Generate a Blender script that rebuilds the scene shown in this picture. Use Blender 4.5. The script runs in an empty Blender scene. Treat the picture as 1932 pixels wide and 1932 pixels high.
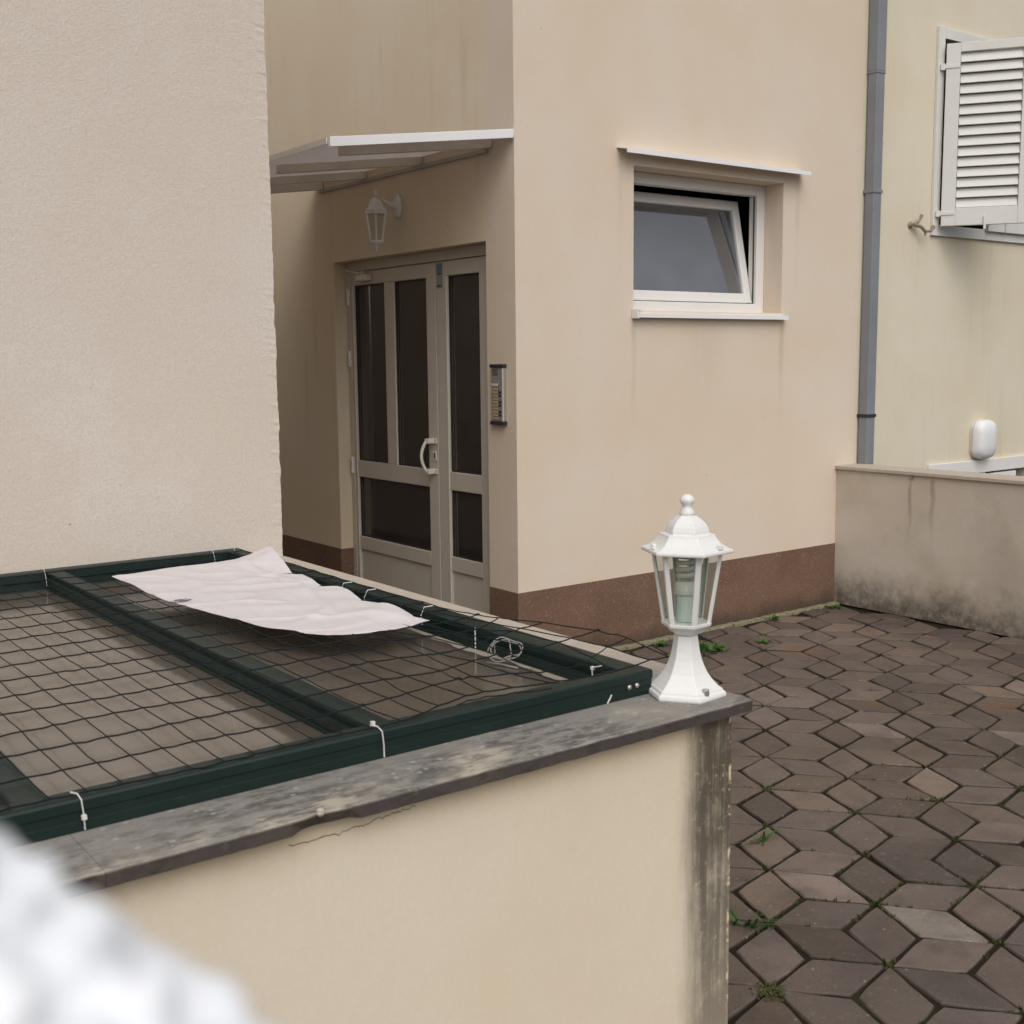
import bpy, bmesh, math, random
import numpy as np
from mathutils import Vector, Matrix
R = math.radians
random.seed(7)
scene = bpy.context.scene
C = scene.collection

# ------------------------------------------------------------------ camera
CAM = Vector((-3.6136, -4.7714, 1.6))
YAW, PITCH, ROLL, FPX = .9273, -.1302, -.0101, 2228.9 / 1932.0
_fw = Vector((math.cos(YAW), math.sin(YAW), 0)); _rt = Vector((math.sin(YAW), -math.cos(YAW), 0)); _up = Vector((0, 0, 1))
_F = _fw * math.cos(PITCH) + _up * math.sin(PITCH); _U = _up * math.cos(PITCH) - _fw * math.sin(PITCH)
_R = _rt * math.cos(ROLL) + _U * math.sin(ROLL); _U2 = _U * math.cos(ROLL) - _rt * math.sin(ROLL)
cd = bpy.data.cameras.new('camera'); cam = bpy.data.objects.new('camera', cd); C.objects.link(cam)
M4 = Matrix((( _R.x, _U2.x, -_F.x, CAM.x), (_R.y, _U2.y, -_F.y, CAM.y), (_R.z, _U2.z, -_F.z, CAM.z), (0, 0, 0, 1)))
cam.matrix_world = M4
cd.sensor_width = 36; cd.lens = 36 * FPX; cd.clip_start = .01; cd.clip_end = 2000
cd.dof.use_dof = True; cd.dof.focus_distance = 4.2; cd.dof.aperture_fstop = 10.5
scene.camera = cam

# ------------------------------------------------------------------ sky, sun, exposure
SUN_EL, SUN_AZ = R(50), R(-116)            # azimuth of the bright part of the overcast sky, from +X
w = bpy.data.worlds.new('World'); scene.world = w; w.use_nodes = True
nt = w.node_tree; nt.nodes.clear()
sky = nt.nodes.new('ShaderNodeTexSky'); sky.sky_type = 'NISHITA'; sky.sun_disc = False
sky.sun_elevation = SUN_EL; sky.sun_rotation = R(90) - SUN_AZ; sky.air_density = 1.0; sky.dust_density = 4.0; sky.ozone_density = 1.0
hs = nt.nodes.new('ShaderNodeHueSaturation'); hs.inputs['Saturation'].default_value = .28
bg = nt.nodes.new('ShaderNodeBackground'); bg.inputs[1].default_value = .14
wo = nt.nodes.new('ShaderNodeOutputWorld')
nt.links.new(sky.outputs[0], hs.inputs['Color']); nt.links.new(hs.outputs[0], bg.inputs[0]); nt.links.new(bg.outputs[0], wo.inputs[0])
sd = bpy.data.lights.new('sun', 'SUN'); sd.energy = .9; sd.angle = R(70); sd.color = (1, .96, .915)
so = bpy.data.objects.new('sun', sd); C.objects.link(so)
sdir = Vector((math.cos(SUN_AZ) * math.cos(SUN_EL), math.sin(SUN_AZ) * math.cos(SUN_EL), math.sin(SUN_EL)))
so.rotation_euler = sdir.to_track_quat('Z', 'Y').to_euler(); so.location = (0, -8, 12)
vs = scene.view_settings; vs.view_transform = 'Standard'; vs.look = 'None'; vs.gamma = 1; vs.use_curve_mapping = False
vs.exposure = .02
scene.render.resolution_x = scene.render.resolution_y = 1024

# ------------------------------------------------------------------ helpers
def px(u, v, ax, c):
    """world point on plane ax=c seen at pixel u,v of a 1932 px wide picture (used while measuring)"""
    d = _F + _R * ((u - 966) / 2228.9) - _U2 * ((v - 966) / 2228.9)
    i = 'xyz'.index(ax); return CAM + d * ((c - CAM[i]) / d[i])
def proj(P):
    d = Vector(P) - CAM; z = d.dot(_F)
    if z < .05: return None
    return (966 + 2228.9 * d.dot(_R) / z, 966 - 2228.9 * d.dot(_U2) / z, z)

ORIG = {}
def thing(name, label, cat, loc=(0, 0, 0), group=None, kind=None):
    o = bpy.data.objects.new(name, None); C.objects.link(o); o.location = loc; o.empty_display_size = .05
    tag(o, label, cat, group, kind); ORIG[o] = Vector(loc); return o
def tag(o, label=None, cat=None, group=None, kind=None):
    if label: o['label'] = label
    if cat: o['category'] = cat
    if group: o['group'] = group
    if kind: o['kind'] = kind
    return o

class MB:
    def __init__(s): s.v = []; s.f = []
    def add(s, vs_, fs):
        n = len(s.v); s.v += [tuple(p) for p in vs_]; s.f += [tuple(i + n for i in f) for f in fs]; return s
    def box(s, x0, x1, y0, y1, z0, z1, M=None):
        vs_ = [Vector((x, y, z)) for x in (x0, x1) for y in (y0, y1) for z in (z0, z1)]
        if M is not None: vs_ = [M @ p for p in vs_]
        return s.add(vs_, [(0, 1, 3, 2), (4, 6, 7, 5), (0, 4, 5, 1), (2, 3, 7, 6), (0, 2, 6, 4), (1, 5, 7, 3)])
    def prism(s, poly, z0, z1, M=None):
        n = len(poly); vs_ = [Vector((p[0], p[1], z)) for z in (z0, z1) for p in poly]
        if M is not None: vs_ = [M @ p for p in vs_]
        return s.add(vs_, [tuple(range(n))[::-1], tuple(range(n, 2 * n))] + [(i, (i + 1) % n, n + (i + 1) % n, n + i) for i in range(n)])
    def lathe(s, prof, n=24, M=None, a0=0., cap=True):
        vs_ = []
        for r, z in prof:
            for k in range(n):
                a = a0 + 2 * math.pi * k / n; vs_.append(Vector((r * math.cos(a), r * math.sin(a), z)))
        if M is not None: vs_ = [M @ p for p in vs_]
        fs = [(j * n + k, j * n + (k + 1) % n, (j + 1) * n + (k + 1) % n, (j + 1) * n + k) for j in range(len(prof) - 1) for k in range(n)]
        if cap: fs += [tuple(range(n))[::-1], tuple((len(prof) - 1) * n + k for k in range(n))]
        return s.add(vs_, fs)
    def tube(s, pts, r, n=6, closed=False, flat=None):
        pts = [Vector(p) for p in pts]; m = len(pts); vs_ = []
        prev = None
        for i, p in enumerate(pts):
            a = pts[(i - 1) % m] if (closed or i > 0) else p; b = pts[(i + 1) % m] if (closed or i < m - 1) else p
            t = (b - a).normalized()
            ref = prev if prev is not None else (Vector((0, 0, 1)) if abs(t.z) < .9 else Vector((1, 0, 0)))
            u = (ref - t * ref.dot(t)).normalized(); prev = u; v = t.cross(u)
            ri = r[i] if isinstance(r, (list, tuple)) else r
            for k in range(n):
                an = 2 * math.pi * k / n
                vs_.append(p + u * (ri * math.cos(an)) + v * (ri * math.sin(an) * (flat or 1)))
        fs = []
        for i in range(m if closed else m - 1):
            j = (i + 1) % m
            fs += [(i * n + k, i * n + (k + 1) % n, j * n + (k + 1) % n, j * n + k) for k in range(n)]
        if not closed: fs += [tuple(range(n))[::-1], tuple((m - 1) * n + k for k in range(n))]
        return s.add(vs_, fs)
    def build(s, name, mat, parent=None, bevel=0, seg=2, smooth=False, fix=True):
        me = bpy.data.meshes.new(name); o0 = ORIG.get(parent, Vector((0, 0, 0)))
        me.from_pydata([tuple(Vector(p) - o0) for p in s.v], [], s.f); me.update()
        if fix:
            bm = bmesh.new(); bm.from_mesh(me); bmesh.ops.recalc_face_normals(bm, faces=bm.faces); bm.to_mesh(me); bm.free()
        if mat: me.materials.append(mat)
        if smooth: me.polygons.foreach_set('use_smooth', [True] * len(me.polygons))
        o = bpy.data.objects.new(name, me); C.objects.link(o)
        if parent is not None: o.parent = parent; ORIG[o] = o0.copy()
        if bevel:
            b = o.modifiers.new('bevel', 'BEVEL'); b.width = bevel; b.segments = seg; b.limit_method = 'ANGLE'; b.angle_limit = R(35)
        return o

# ------------------------------------------------------------------ materials
class Mat:
    def __init__(s, name):
        s.m = bpy.data.materials.new(name); s.m.use_nodes = True; s.t = s.m.node_tree; s.t.nodes.clear()
        s.out = s.N('ShaderNodeOutputMaterial'); s.p = s.N('ShaderNodeBsdfPrincipled'); s.L(s.p.outputs[0], s.out.inputs[0])
        s.pos = s.N('ShaderNodeNewGeometry').outputs['Position']
    def N(s, ty, **kw):
        n = s.t.nodes.new(ty)
        for k, v in kw.items(): setattr(n, k, v)
        return n
    def L(s, a, b): s.t.links.new(a, b)
    def val(s, sock, v):
        if hasattr(v, 'links'): s.L(v, sock)
        else: sock.default_value = v
    def math(s, op, a, b=0., c=None, clamp=False):
        n = s.N('ShaderNodeMath', operation=op, use_clamp=clamp); s.val(n.inputs[0], a); s.val(n.inputs[1], b)
        if c is not None: s.val(n.inputs[2], c)
        return n.outputs[0]
    def sep(s, v=None):
        n = s.N('ShaderNodeSeparateXYZ'); s.L(v or s.pos, n.inputs[0]); return n.outputs
    def noise(s, scale, detail=4., rough=.55, vec=None, stretch=None, dist=0.):
        v = vec or s.pos
        if stretch:
            mp = s.N('ShaderNodeMapping'); mp.inputs['Scale'].default_value = stretch; s.L(v, mp.inputs[0]); v = mp.outputs[0]
        n = s.N('ShaderNodeTexNoise'); n.inputs['Scale'].default_value = scale; n.inputs['Detail'].default_value = detail
        n.inputs['Roughness'].default_value = rough; n.inputs['Distortion'].default_value = dist; s.L(v, n.inputs['Vector']); return n.outputs['Fac']
    def ramp(s, fac, a, b, ca=0., cb=1.):
        n = s.N('ShaderNodeMapRange', interpolation_type='SMOOTHSTEP'); s.val(n.inputs[0], fac)
        for i, v in enumerate((a, b, ca, cb)): s.val(n.inputs[1 + i], v)
        return n.outputs[0]
    def mix(s, fac, a, b, blend='MIX'):
        n = s.N('ShaderNodeMix', data_type='RGBA', blend_type=blend); s.val(n.inputs[0], fac)
        for k, v in ((6, a), (7, b)):
            if hasattr(v, 'links'): s.L(v, n.inputs[k])
            else: n.inputs[k].default_value = (*v, 1)
        return n.outputs[2]
    def bump(s, h, strength=.3, dist=.002, prev=None):
        n = s.N('ShaderNodeBump'); n.inputs['Strength'].default_value = strength; n.inputs['Distance'].default_value = dist; s.L(h, n.inputs['Height'])
        if prev: s.L(prev, n.inputs['Normal'])
        return n.outputs[0]
    def done(s, col, rough=.9, normal=None, spec=.3, metal=0.):
        if hasattr(col, 'links'): s.L(col, s.p.inputs['Base Color'])
        else: s.p.inputs['Base Color'].default_value = (*col, 1)
        s.val(s.p.inputs['Roughness'], rough); s.p.inputs['Specular IOR Level'].default_value = spec; s.p.inputs['Metallic'].default_value = metal
        if normal: s.L(normal, s.p.inputs['Normal'])
        return s.m

def plaster(name, base, bscale=130, bstr=.35, bdist=.0015, var=.10, streak=0., warm=(1.02, .985, .92), extra=None, worm=False, grain=.7):
    m = Mat(name); var *= .55
    n1 = m.noise(1.3, 5); n2 = m.noise(7, 5); n3 = m.noise(130, 3, .7)
    col = m.mix(m.ramp(n1, .35, .65), tuple(c * (1 - var * .6) * k for c, k in zip(base, warm)), tuple(c * (1 + var * .4) for c in base))
    col = m.mix(m.math('MULTIPLY', m.ramp(n2, .45, .7), var * 1.2), col, tuple(c * .78 for c in base))
    col = m.mix(m.math('MULTIPLY', m.ramp(n3, .4, .6), .28 * grain), col, tuple(c * .70 for c in base))
    col = m.mix(m.math('MULTIPLY', m.ramp(m.noise(55, 4, .7), .45, .62), .09 * grain), col, tuple(c * .74 for c in base))
    if streak:
        ns = m.noise(3.2, 4, .6, stretch=(3.2, 3.2, .22)); ns2 = m.noise(1.1, 3)
        f = m.math('MULTIPLY', m.ramp(ns, .52, .72), m.ramp(ns2, .35, .6)); col = m.mix(m.math('MULTIPLY', f, streak), col, (.26, .21, .14))
    # small scattered specks / pin holes
    vo = m.N('ShaderNodeTexVoronoi'); vo.inputs['Scale'].default_value = 5.; m.L(m.pos, vo.inputs['Vector'])
    sp = m.math('LESS_THAN', vo.outputs['Distance'], .022); col = m.mix(m.math('MULTIPLY', sp, .55), col, (.22, .16, .1))
    if extra: col = extra(m, col)
    if worm:
        h = m.math('ADD', m.noise(95, 5, .75, dist=.5), m.math('MULTIPLY', m.noise(210, 3, .7), .6))
    else: h = m.noise(bscale, 4, .6)
    nb = m.bump(h, bstr, bdist); nb = m.bump(m.noise(9, 3), .2, .006, nb)
    return m.done(col, .92, nb, .15)

CREAM = (.69, .59, .485)
M_left = plaster('plaster_rough_cream', (.675, .605, .545), grain=1.0, bstr=.62, bdist=.004, worm=True, var=.08)
def _sillstreak(m, col):
    x, y, z = m.sep(); n = m.noise(14, 4, .6, stretch=(1, 1, .2))
    for xc, z0, wd, k in ((.80, 1.80, .03, .30), (2.01, 1.80, .035, .34), (1.35, 1.80, .22, .12), (.70, 2.65, .03, .22), (2.13, 2.65, .035, .25)):
        dx = m.math('ABSOLUTE', m.math('SUBTRACT', m.math('ADD', x, m.math('MULTIPLY', m.math('SUBTRACT', n, .5), .05)), xc))
        f = m.math('MULTIPLY', m.ramp(dx, wd, 0.), m.math('MULTIPLY', m.ramp(z, z0 - .75, z0), m.math('LESS_THAN', z, z0 + .005)))
        col = m.mix(m.math('MULTIPLY', m.math('MULTIPLY', f, m.ramp(n, .3, .7, .4, 1.)), k), col, (.24, .19, .13))
    return col
M_wall = plaster('plaster_cream', CREAM, bstr=.4, var=.08, extra=_sillstreak)
M_doorwall = M_wall
M_house = plaster('plaster_yellow_cream', (.685, .625, .50), bstr=.3, var=.10, streak=.12)
M_wallstreak = plaster('plaster_cream_streaked', (.70, .60, .46), bstr=.4, var=.08, streak=.18)

def _mould(m, col):
    x, y, z = m.sep()
    wob = m.noise(9, 4, .6, stretch=(1, 1, .25)); st = m.noise(60, 4, .65, stretch=(1, 1, .045)); blo = m.noise(16, 5, .65)
    e = m.math('ADD', x, m.math('MULTIPLY', m.math('SUBTRACT', wob, .5), .05))
    e = m.math('ADD', e, m.math('MULTIPLY', m.math('SUBTRACT', m.noise(45, 5, .7, stretch=(1, 1, .12)), .5), .05)); edge = m.ramp(e, -1.995, -1.915)
    fac = m.math('MULTIPLY', edge, m.ramp(m.math('ADD', m.math('MULTIPLY', st, .7), m.math('MULTIPLY', blo, .5)), .32, .66, .42, 1.))
    low = m.ramp(z, .05, .75, .72, 1.); fl2 = m.ramp(m.noise(75, 5, .75, stretch=(1, 1, .8)), .56, .70); fac = m.math('MULTIPLY', m.math('MULTIPLY', fac, low), m.math('SUBTRACT', 1, m.math('MULTIPLY', fl2, .38)))
    col = m.mix(m.math('MULTIPLY', fac, .93), col, m.mix(blo, (.035, .029, .021), (.085, .069, .046)))
    # yellow band right under the coping and flaked pale arris
    d = m.math('MULTIPLY', m.ramp(m.math('ADD', z, m.math('MULTIPLY', blo, .06)), .82, .92), .45); d = m.math('MULTIPLY', d, m.math('SUBTRACT', 1, fac))
    col = m.mix(d, col, (.50, .36, .17))
    fl = m.math('MULTIPLY', m.math('GREATER_THAN', x, -1.842), m.ramp(m.noise(34, 3, .6), .52, .6)); col = m.mix(fl, col, (.62, .5, .33))
    return col
M_lowwall = plaster('plaster_low_wall', (.70, .615, .49), bstr=.22, var=.08, grain=.3, extra=_mould)

def _grime(m, col):
    x, y, z = m.sep(); n = m.noise(5, 5, .62); n2 = m.noise(22, 5, .65); ng = m.noise(2.2, 4, .6)
    col = m.mix(m.math('MULTIPLY', m.ramp(ng, .38, .68), .45), col, (.30, .255, .19))
    hgt = m.math('SUBTRACT', z, m.math('MULTIPLY', n, .34)); fac = m.ramp(hgt, .13, -.16)
    fac = m.math('MULTIPLY', fac, m.ramp(n2, .3, .62, .55, 1.)); col = m.mix(m.math('MULTIPLY', fac, .80), col, (.042, .037, .032))
    for yc, wd, z0, z1 in ((-.548, .018, .62, .80), (-.70, .022, .64, .84)):
        wob = m.math('MULTIPLY', m.math('SUBTRACT', m.noise(6, 2), .5), .05)
        dy = m.math('ABSOLUTE', m.math('SUBTRACT', m.math('ADD', y, wob), yc))
        f = m.math('MULTIPLY', m.ramp(dy, wd, wd * .2), m.math('MULTIPLY', m.ramp(z, z0 - .22, z0 + .16), m.ramp(z, z1 + .04, z1)))
        col = m.mix(m.math('MULTIPLY', f, .42), col, (.17, .14, .12))
    return col
M_parapet = plaster('plaster_parapet', (.56, .495, .42), bstr=.3, var=.14, extra=_grime)

def mat_plinth():
    m = Mat('brown_granular_plaster'); vo = m.N('ShaderNodeTexVoronoi'); vo.inputs['Scale'].default_value = 230; m.L(m.pos, vo.inputs['Vector'])
    s = m.N('ShaderNodeSeparateColor'); m.L(vo.outputs['Color'], s.inputs[0])
    col = m.mix(s.outputs[0], (.145, .088, .060), (.215, .130, .088)); col = m.mix(m.math('GREATER_THAN', s.outputs[1], .985), col, (.36, .25, .17))
    col = m.mix(m.math('MULTIPLY', m.ramp(m.noise(3, 4), .4, .7), .35), col, (.10, .055, .035))
    z = m.sep()[2]; col = m.mix(m.math('MULTIPLY', m.ramp(m.math('SUBTRACT', z, m.math('MULTIPLY', m.noise(6, 4), .12)), .06, -.06), .7), col, (.05, .04, .03))
    return m.done(col, .85, m.bump(vo.outputs['Distance'], .5, .003), .25)
M_plinth = mat_plinth()

def mat_stone(name='weathered_stone', dark=True, z_top=.9):
    m = Mat(name); x, y, z = m.sep()
    n1 = m.noise(2.6, 5, .6, stretch=(1, 1.6, 1)); n2 = m.noise(28, 6, .7, stretch=(.55, 1.5, 1)); n3 = m.noise(160, 4, .7)
    col = m.mix(n3, (.17, .157, .14), (.32, .298, .268))
    col = m.mix(m.ramp(m.noise(5.5, 4, .6), .5, .68), col, (.40, .36, .29))
    blk = m.math('MULTIPLY', m.ramp(n2, .43, .60), m.ramp(n1, .38, .60)); col = m.mix(m.math('MULTIPLY', blk, .72), col, (.052, .049, .045))
    vo = m.N('ShaderNodeTexVoronoi'); vo.inputs['Scale'].default_value = 30; m.L(m.pos, vo.inputs['Vector'])
    col = m.mix(m.math('MULTIPLY', m.math('LESS_THAN', vo.outputs['Distance'], .16), .5), col, (.42, .4, .36))
    if dark: # dirt on the drip edge
        e = m.ramp(z, z_top - .0005, z_top - .004); col = m.mix(m.math('MULTIPLY', e, m.ramp(n2, .25, .6, 1., .8)), col, (.048, .036, .033))
    return m.done(col, .88, m.bump(n3, .5, .002, m.bump(n2, .4, .003)), .2)
M_stone = mat_stone()

def mat_stone2():
    m = Mat('pale_stone'); n = m.noise(30, 5, .65); col = m.mix(n, (.36, .31, .25), (.52, .46, .38))
    return m.done(col, .88, m.bump(n, .4, .002), .2)
M_stone2 = mat_stone2()

def mat_paint(name, col, rough=.45, dirt=.12, spec=.4, bstr=.05):
    m = Mat(name); n = m.noise(40, 4, .6); n1 = m.noise(4, 4)
    c = m.mix(m.math('MULTIPLY', m.ramp(n1, .42, .7), dirt), col, tuple(k * .55 for k in col)); c = m.mix(m.math('MULTIPLY', m.ramp(n, .5, .75), dirt * .6), c, tuple(k * .6 for k in col))
    return m.done(c, rough, m.bump(n, bstr, .001), spec)
M_white = mat_paint('white_enamel', (.74, .73, .70), .36, .16)
M_upvc = mat_paint('white_plastic', (.74, .72, .69), .4, .10)
M_fascia = mat_paint('white_metal_trim', (.80, .79, .79), .5, .05)
M_canopy = mat_paint('grey_canopy_metal', (.42, .39, .37), .6, .2)
M_rafter = mat_paint('painted_rafter', (.76, .71, .63), .6, .25)
def mat_sheet():
    m = Mat('translucent_sheet'); m.t.nodes.remove(m.p); d = m.N('ShaderNodeBsdfDiffuse'); t = m.N('ShaderNodeBsdfTranslucent'); x = m.N('ShaderNodeMixShader'); n = m.noise(12, 4, .6)
    c = m.mix(n, (.56, .52, .50), (.70, .66, .64)); m.L(c, d.inputs[0]); m.L(c, t.inputs[0]); x.inputs[0].default_value = .68
    m.L(d.outputs[0], x.inputs[1]); m.L(t.outputs[0], x.inputs[2]); m.L(x.outputs[0], m.out.inputs[0]); return m.m
M_sheet = mat_sheet()
M_door = mat_paint('beige_aluminium', (.55, .50, .425), .45, .08)
M_handle = mat_paint('ivory_plastic', (.66, .62, .53), .4, .06)
M_shutter = mat_paint('shutter_paint', (.67, .66, .62), .55, .12)
M_pipe = mat_paint('grey_sheet_metal', (.215, .225, .245), .5, .2)
M_dark = mat_paint('black_gap', (.012, .011, .011), .8, 0)
M_gasket = mat_paint('dark_plastic', (.03, .026, .028), .5, .1)
M_bronze = mat_paint('weathered_bronze', (.27, .22, .16), .55, .3)
M_green = None
def mat_green():
    m = Mat('dark_green_aluminium'); n = m.noise(55, 4, .65); n1 = m.noise(5, 4)
    c = m.mix(m.math('MULTIPLY', m.ramp(n1, .45, .7), .45), (.0035, .0150, .0118), (.009, .023, .019)); c = m.mix(m.math('MULTIPLY', m.ramp(n, .55, .78), .35), c, (.035, .04, .038))
    return m.done(c, m.math('ADD', m.math('MULTIPLY', n, .25), .38), m.bump(n, .1, .001), .45)
M_green = mat_green()
def mat_simple(name, col, rough=.6, spec=.3, metal=0.):
    m = Mat(name); n = m.noise(60, 3); c = m.mix(m.math('MULTIPLY', n, .25), col, tuple(k * .6 for k in col)); return m.done(c, rough, None, spec, metal)
M_zip = mat_simple('white_nylon', (.72, .70, .66), .5)
M_net = mat_simple('dark_green_cord', (.006, .009, .011), .85)
M_metal = mat_simple('steel', (.5, .48, .45), .35, .5, .8)
M_inter = mat_simple('brushed_aluminium', (.42, .40, .38), .42, .5, .55)
M_blue = mat_simple('blue_print', (.17, .20, .26), .6)
M_ink = mat_simple('dark_print', (.07, .06, .06), .7)
M_sticker = mat_simple('pale_sticker', (.33, .31, .29), .6)
M_amber = mat_simple('amber_button', (.46, .33, .16), .5)
M_plate = mat_simple('name_plate', (.60, .57, .52), .5)
M_bulb = mat_simple('opal_glass', (.66, .67, .60), .3)
M_holder = mat_simple('pale_lampholder', (.60, .68, .64), .45)
M_room = mat_simple('dark_interior', (.075, .062, .057), .9)
M_well = mat_simple('light_well', (.07, .06, .05), .9)
M_cable = mat_simple('pale_cable', (.27, .255, .23), .5)

def mat_glass(name, ior=1.5, dust_sheen=.06, dust_sheen_col=(.45, .41, .36), tint=(.8, .82, .8), rough=.015, scale=3.):
    m = Mat(name); m.t.nodes.remove(m.p)
    fr = m.N('ShaderNodeFresnel'); fr.inputs[0].default_value = ior
    gl = m.N('ShaderNodeBsdfGlossy'); gl.inputs['Roughness'].default_value = rough
    tr = m.N('ShaderNodeBsdfTransparent'); tr.inputs[0].default_value = (*tint, 1)
    df = m.N('ShaderNodeBsdfDiffuse'); df.inputs[0].default_value = (*dust_sheen_col, 1)
    nb = m.bump(m.noise(scale, 2), .02, .01); m.L(nb, gl.inputs['Normal'])
    d = m.math('MULTIPLY', m.ramp(m.noise(5, 4, .6), .25, .8, .8, 1.25), dust_sheen)  # dust film that also paints reflected brightness onto the panes
    d = m.math('MULTIPLY', d, 1.); a = m.N('ShaderNodeMixShader'); m.L(d, a.inputs[0]); m.L(tr.outputs[0], a.inputs[1]); m.L(df.outputs[0], a.inputs[2])
    bf = m.N('ShaderNodeNewGeometry').outputs['Backfacing']; b = m.N('ShaderNodeMixShader'); m.L(m.math('MULTIPLY', fr.outputs[0], m.math('SUBTRACT', 1, bf)), b.inputs[0]); m.L(a.outputs[0], b.inputs[1]); m.L(gl.outputs[0], b.inputs[2])
    m.L(b.outputs[0], m.out.inputs[0]); return m.m
M_glass_sky = mat_glass('skylight_glass', 2.6, .26, (.34, .275, .22), rough=.125)
M_glass_door = mat_glass('door_glass', 1.65, .12, (.26, .215, .205), tint=(.5, .47, .46), rough=.06)
M_glass_win = mat_glass('window_glass', 2.7, .17, (.42, .445, .50), tint=(.55, .56, .58), rough=.02)  # bluish film colour stands in for reflected sky
M_glass_lamp = mat_glass('lamp_glass', 1.45, .055, (.50, .53, .48), tint=(.955, .97, .95), rough=.05)

def mat_paver():
    m = Mat('concrete_paver'); oi = m.N('ShaderNodeObjectInfo'); n = m.noise(170, 4, .7); n1 = m.noise(9, 5, .6); n2 = m.noise(36, 5, .7, stretch=(1, 1, 1))
    col = m.mix(n, (.55, .53, .53), (1.42, 1.38, 1.35)); col = m.mix(1., col, oi.outputs['Color'], 'MULTIPLY')
    col = m.mix(m.math('MULTIPLY', m.ramp(n1, .45, .72), .45), col, (.052, .040, .034)); 
    col = m.mix(m.math('MULTIPLY', m.ramp(n2, .54, .72), .45), col, (.25, .21, .175))
    nbg = m.noise(1.15, 4, .6); col = m.mix(m.math('MULTIPLY', m.ramp(nbg, .42, .68), .55), col, (.050, .038, .033)); col = m.mix(m.math('MULTIPLY', m.ramp(m.noise(2.3, 4, .65), .5, .7), .3), col, (.20, .165, .135))
    # rust marks
    for (cx, cy_, r) in ((1.42, -.70, .16), (.88, -1.55, .06), (1.30, -1.93, .14)):
        dv = m.N('ShaderNodeVectorMath', operation='DISTANCE'); m.L(m.pos, dv.inputs[0]); dv.inputs[1].default_value = (cx, cy_, 0)
        f = m.ramp(m.math('ADD', dv.outputs['Value'], m.math('MULTIPLY', m.math('SUBTRACT', n2, .5), r * 1.6)), r, r * .2); col = m.mix(m.math('MULTIPLY', f, .30), col, (.20, .085, .025))
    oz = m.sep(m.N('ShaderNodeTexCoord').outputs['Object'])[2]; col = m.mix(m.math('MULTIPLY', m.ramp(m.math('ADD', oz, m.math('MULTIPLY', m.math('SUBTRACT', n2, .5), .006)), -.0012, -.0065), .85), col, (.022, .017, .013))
    vf = m.N('ShaderNodeTexVoronoi'); vf.inputs['Scale'].default_value = 16.; m.L(m.pos, vf.inputs['Vector']); col = m.mix(m.math('MULTIPLY', m.math('LESS_THAN', vf.outputs['Distance'], .07), .5), col, (.33, .29, .24))
    return m.done(col, .68, m.bump(n, .7, .003, m.bump(n2, .5, .005)), .35)
M_paver = mat_paver()
def mat_bed():
    m = Mat('joint_soil'); n = m.noise(60, 4, .7); g = m.ramp(m.noise(4.5, 5, .65), .5, .68)
    col = m.mix(n, (.012, .009, .007), (.035, .026, .018)); col = m.mix(m.math('MULTIPLY', g, .6), col, (.032, .042, .012)); return m.done(col, .95, m.bump(n, .6, .004), .1)
M_bed = mat_bed()
def mat_leaf(name, a, b):
    m = Mat(name); n = m.noise(25, 3); return m.done(m.mix(n, a, b), .6, None, .25)
M_leaf = mat_leaf('weed_leaf', (.030, .075, .018), (.07, .14, .035)); M_moss = mat_leaf('moss', (.030, .040, .010), (.085, .095, .022))
def mat_cloth():
    m = Mat('white_cotton'); v = m.N('ShaderNodeTexWave'); v.inputs['Scale'].default_value = 240; v.inputs['Distortion'].default_value = 1.; m.L(m.pos, v.inputs['Vector'])
    n = m.noise(6, 4); col = m.mix(m.math('MULTIPLY', m.ramp(n, .45, .7), .25), (.60, .56, .555), (.53, .485, .46))
    dv = m.N('ShaderNodeVectorMath', operation='DISTANCE'); m.L(m.pos, dv.inputs[0]); dv.inputs[1].default_value = (-2.452, -1.735, .965)
    f = m.ramp(m.math('ADD', dv.outputs['Value'], m.math('MULTIPLY', m.noise(70, 3), .06)), .062, .05); col = m.mix(m.math('MULTIPLY', f, .8), col, (.05, .05, .07))
    return m.done(col, .95, m.bump(v.outputs['Fac'], .08, .0008), .1)
M_cloth = mat_cloth()
def mat_knit():
    m = Mat('white_knit'); n = m.noise(300, 3); return m.done((.80, .815, .84), .9, m.bump(n, .2, .0006), .1)
M_knit = mat_knit()

# ================================================================== SETTING
g = MB().box(-150, 150, -150, 150, -.30, -.06).build('ground', M_bed); tag(g, kind='structure')
bed = MB().box(-7, 8, -9, 8, -.055, -.010).build('paving', M_bed); tag(bed, kind='structure'); ORIG[bed] = Vector((0, 0, 0))

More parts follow.
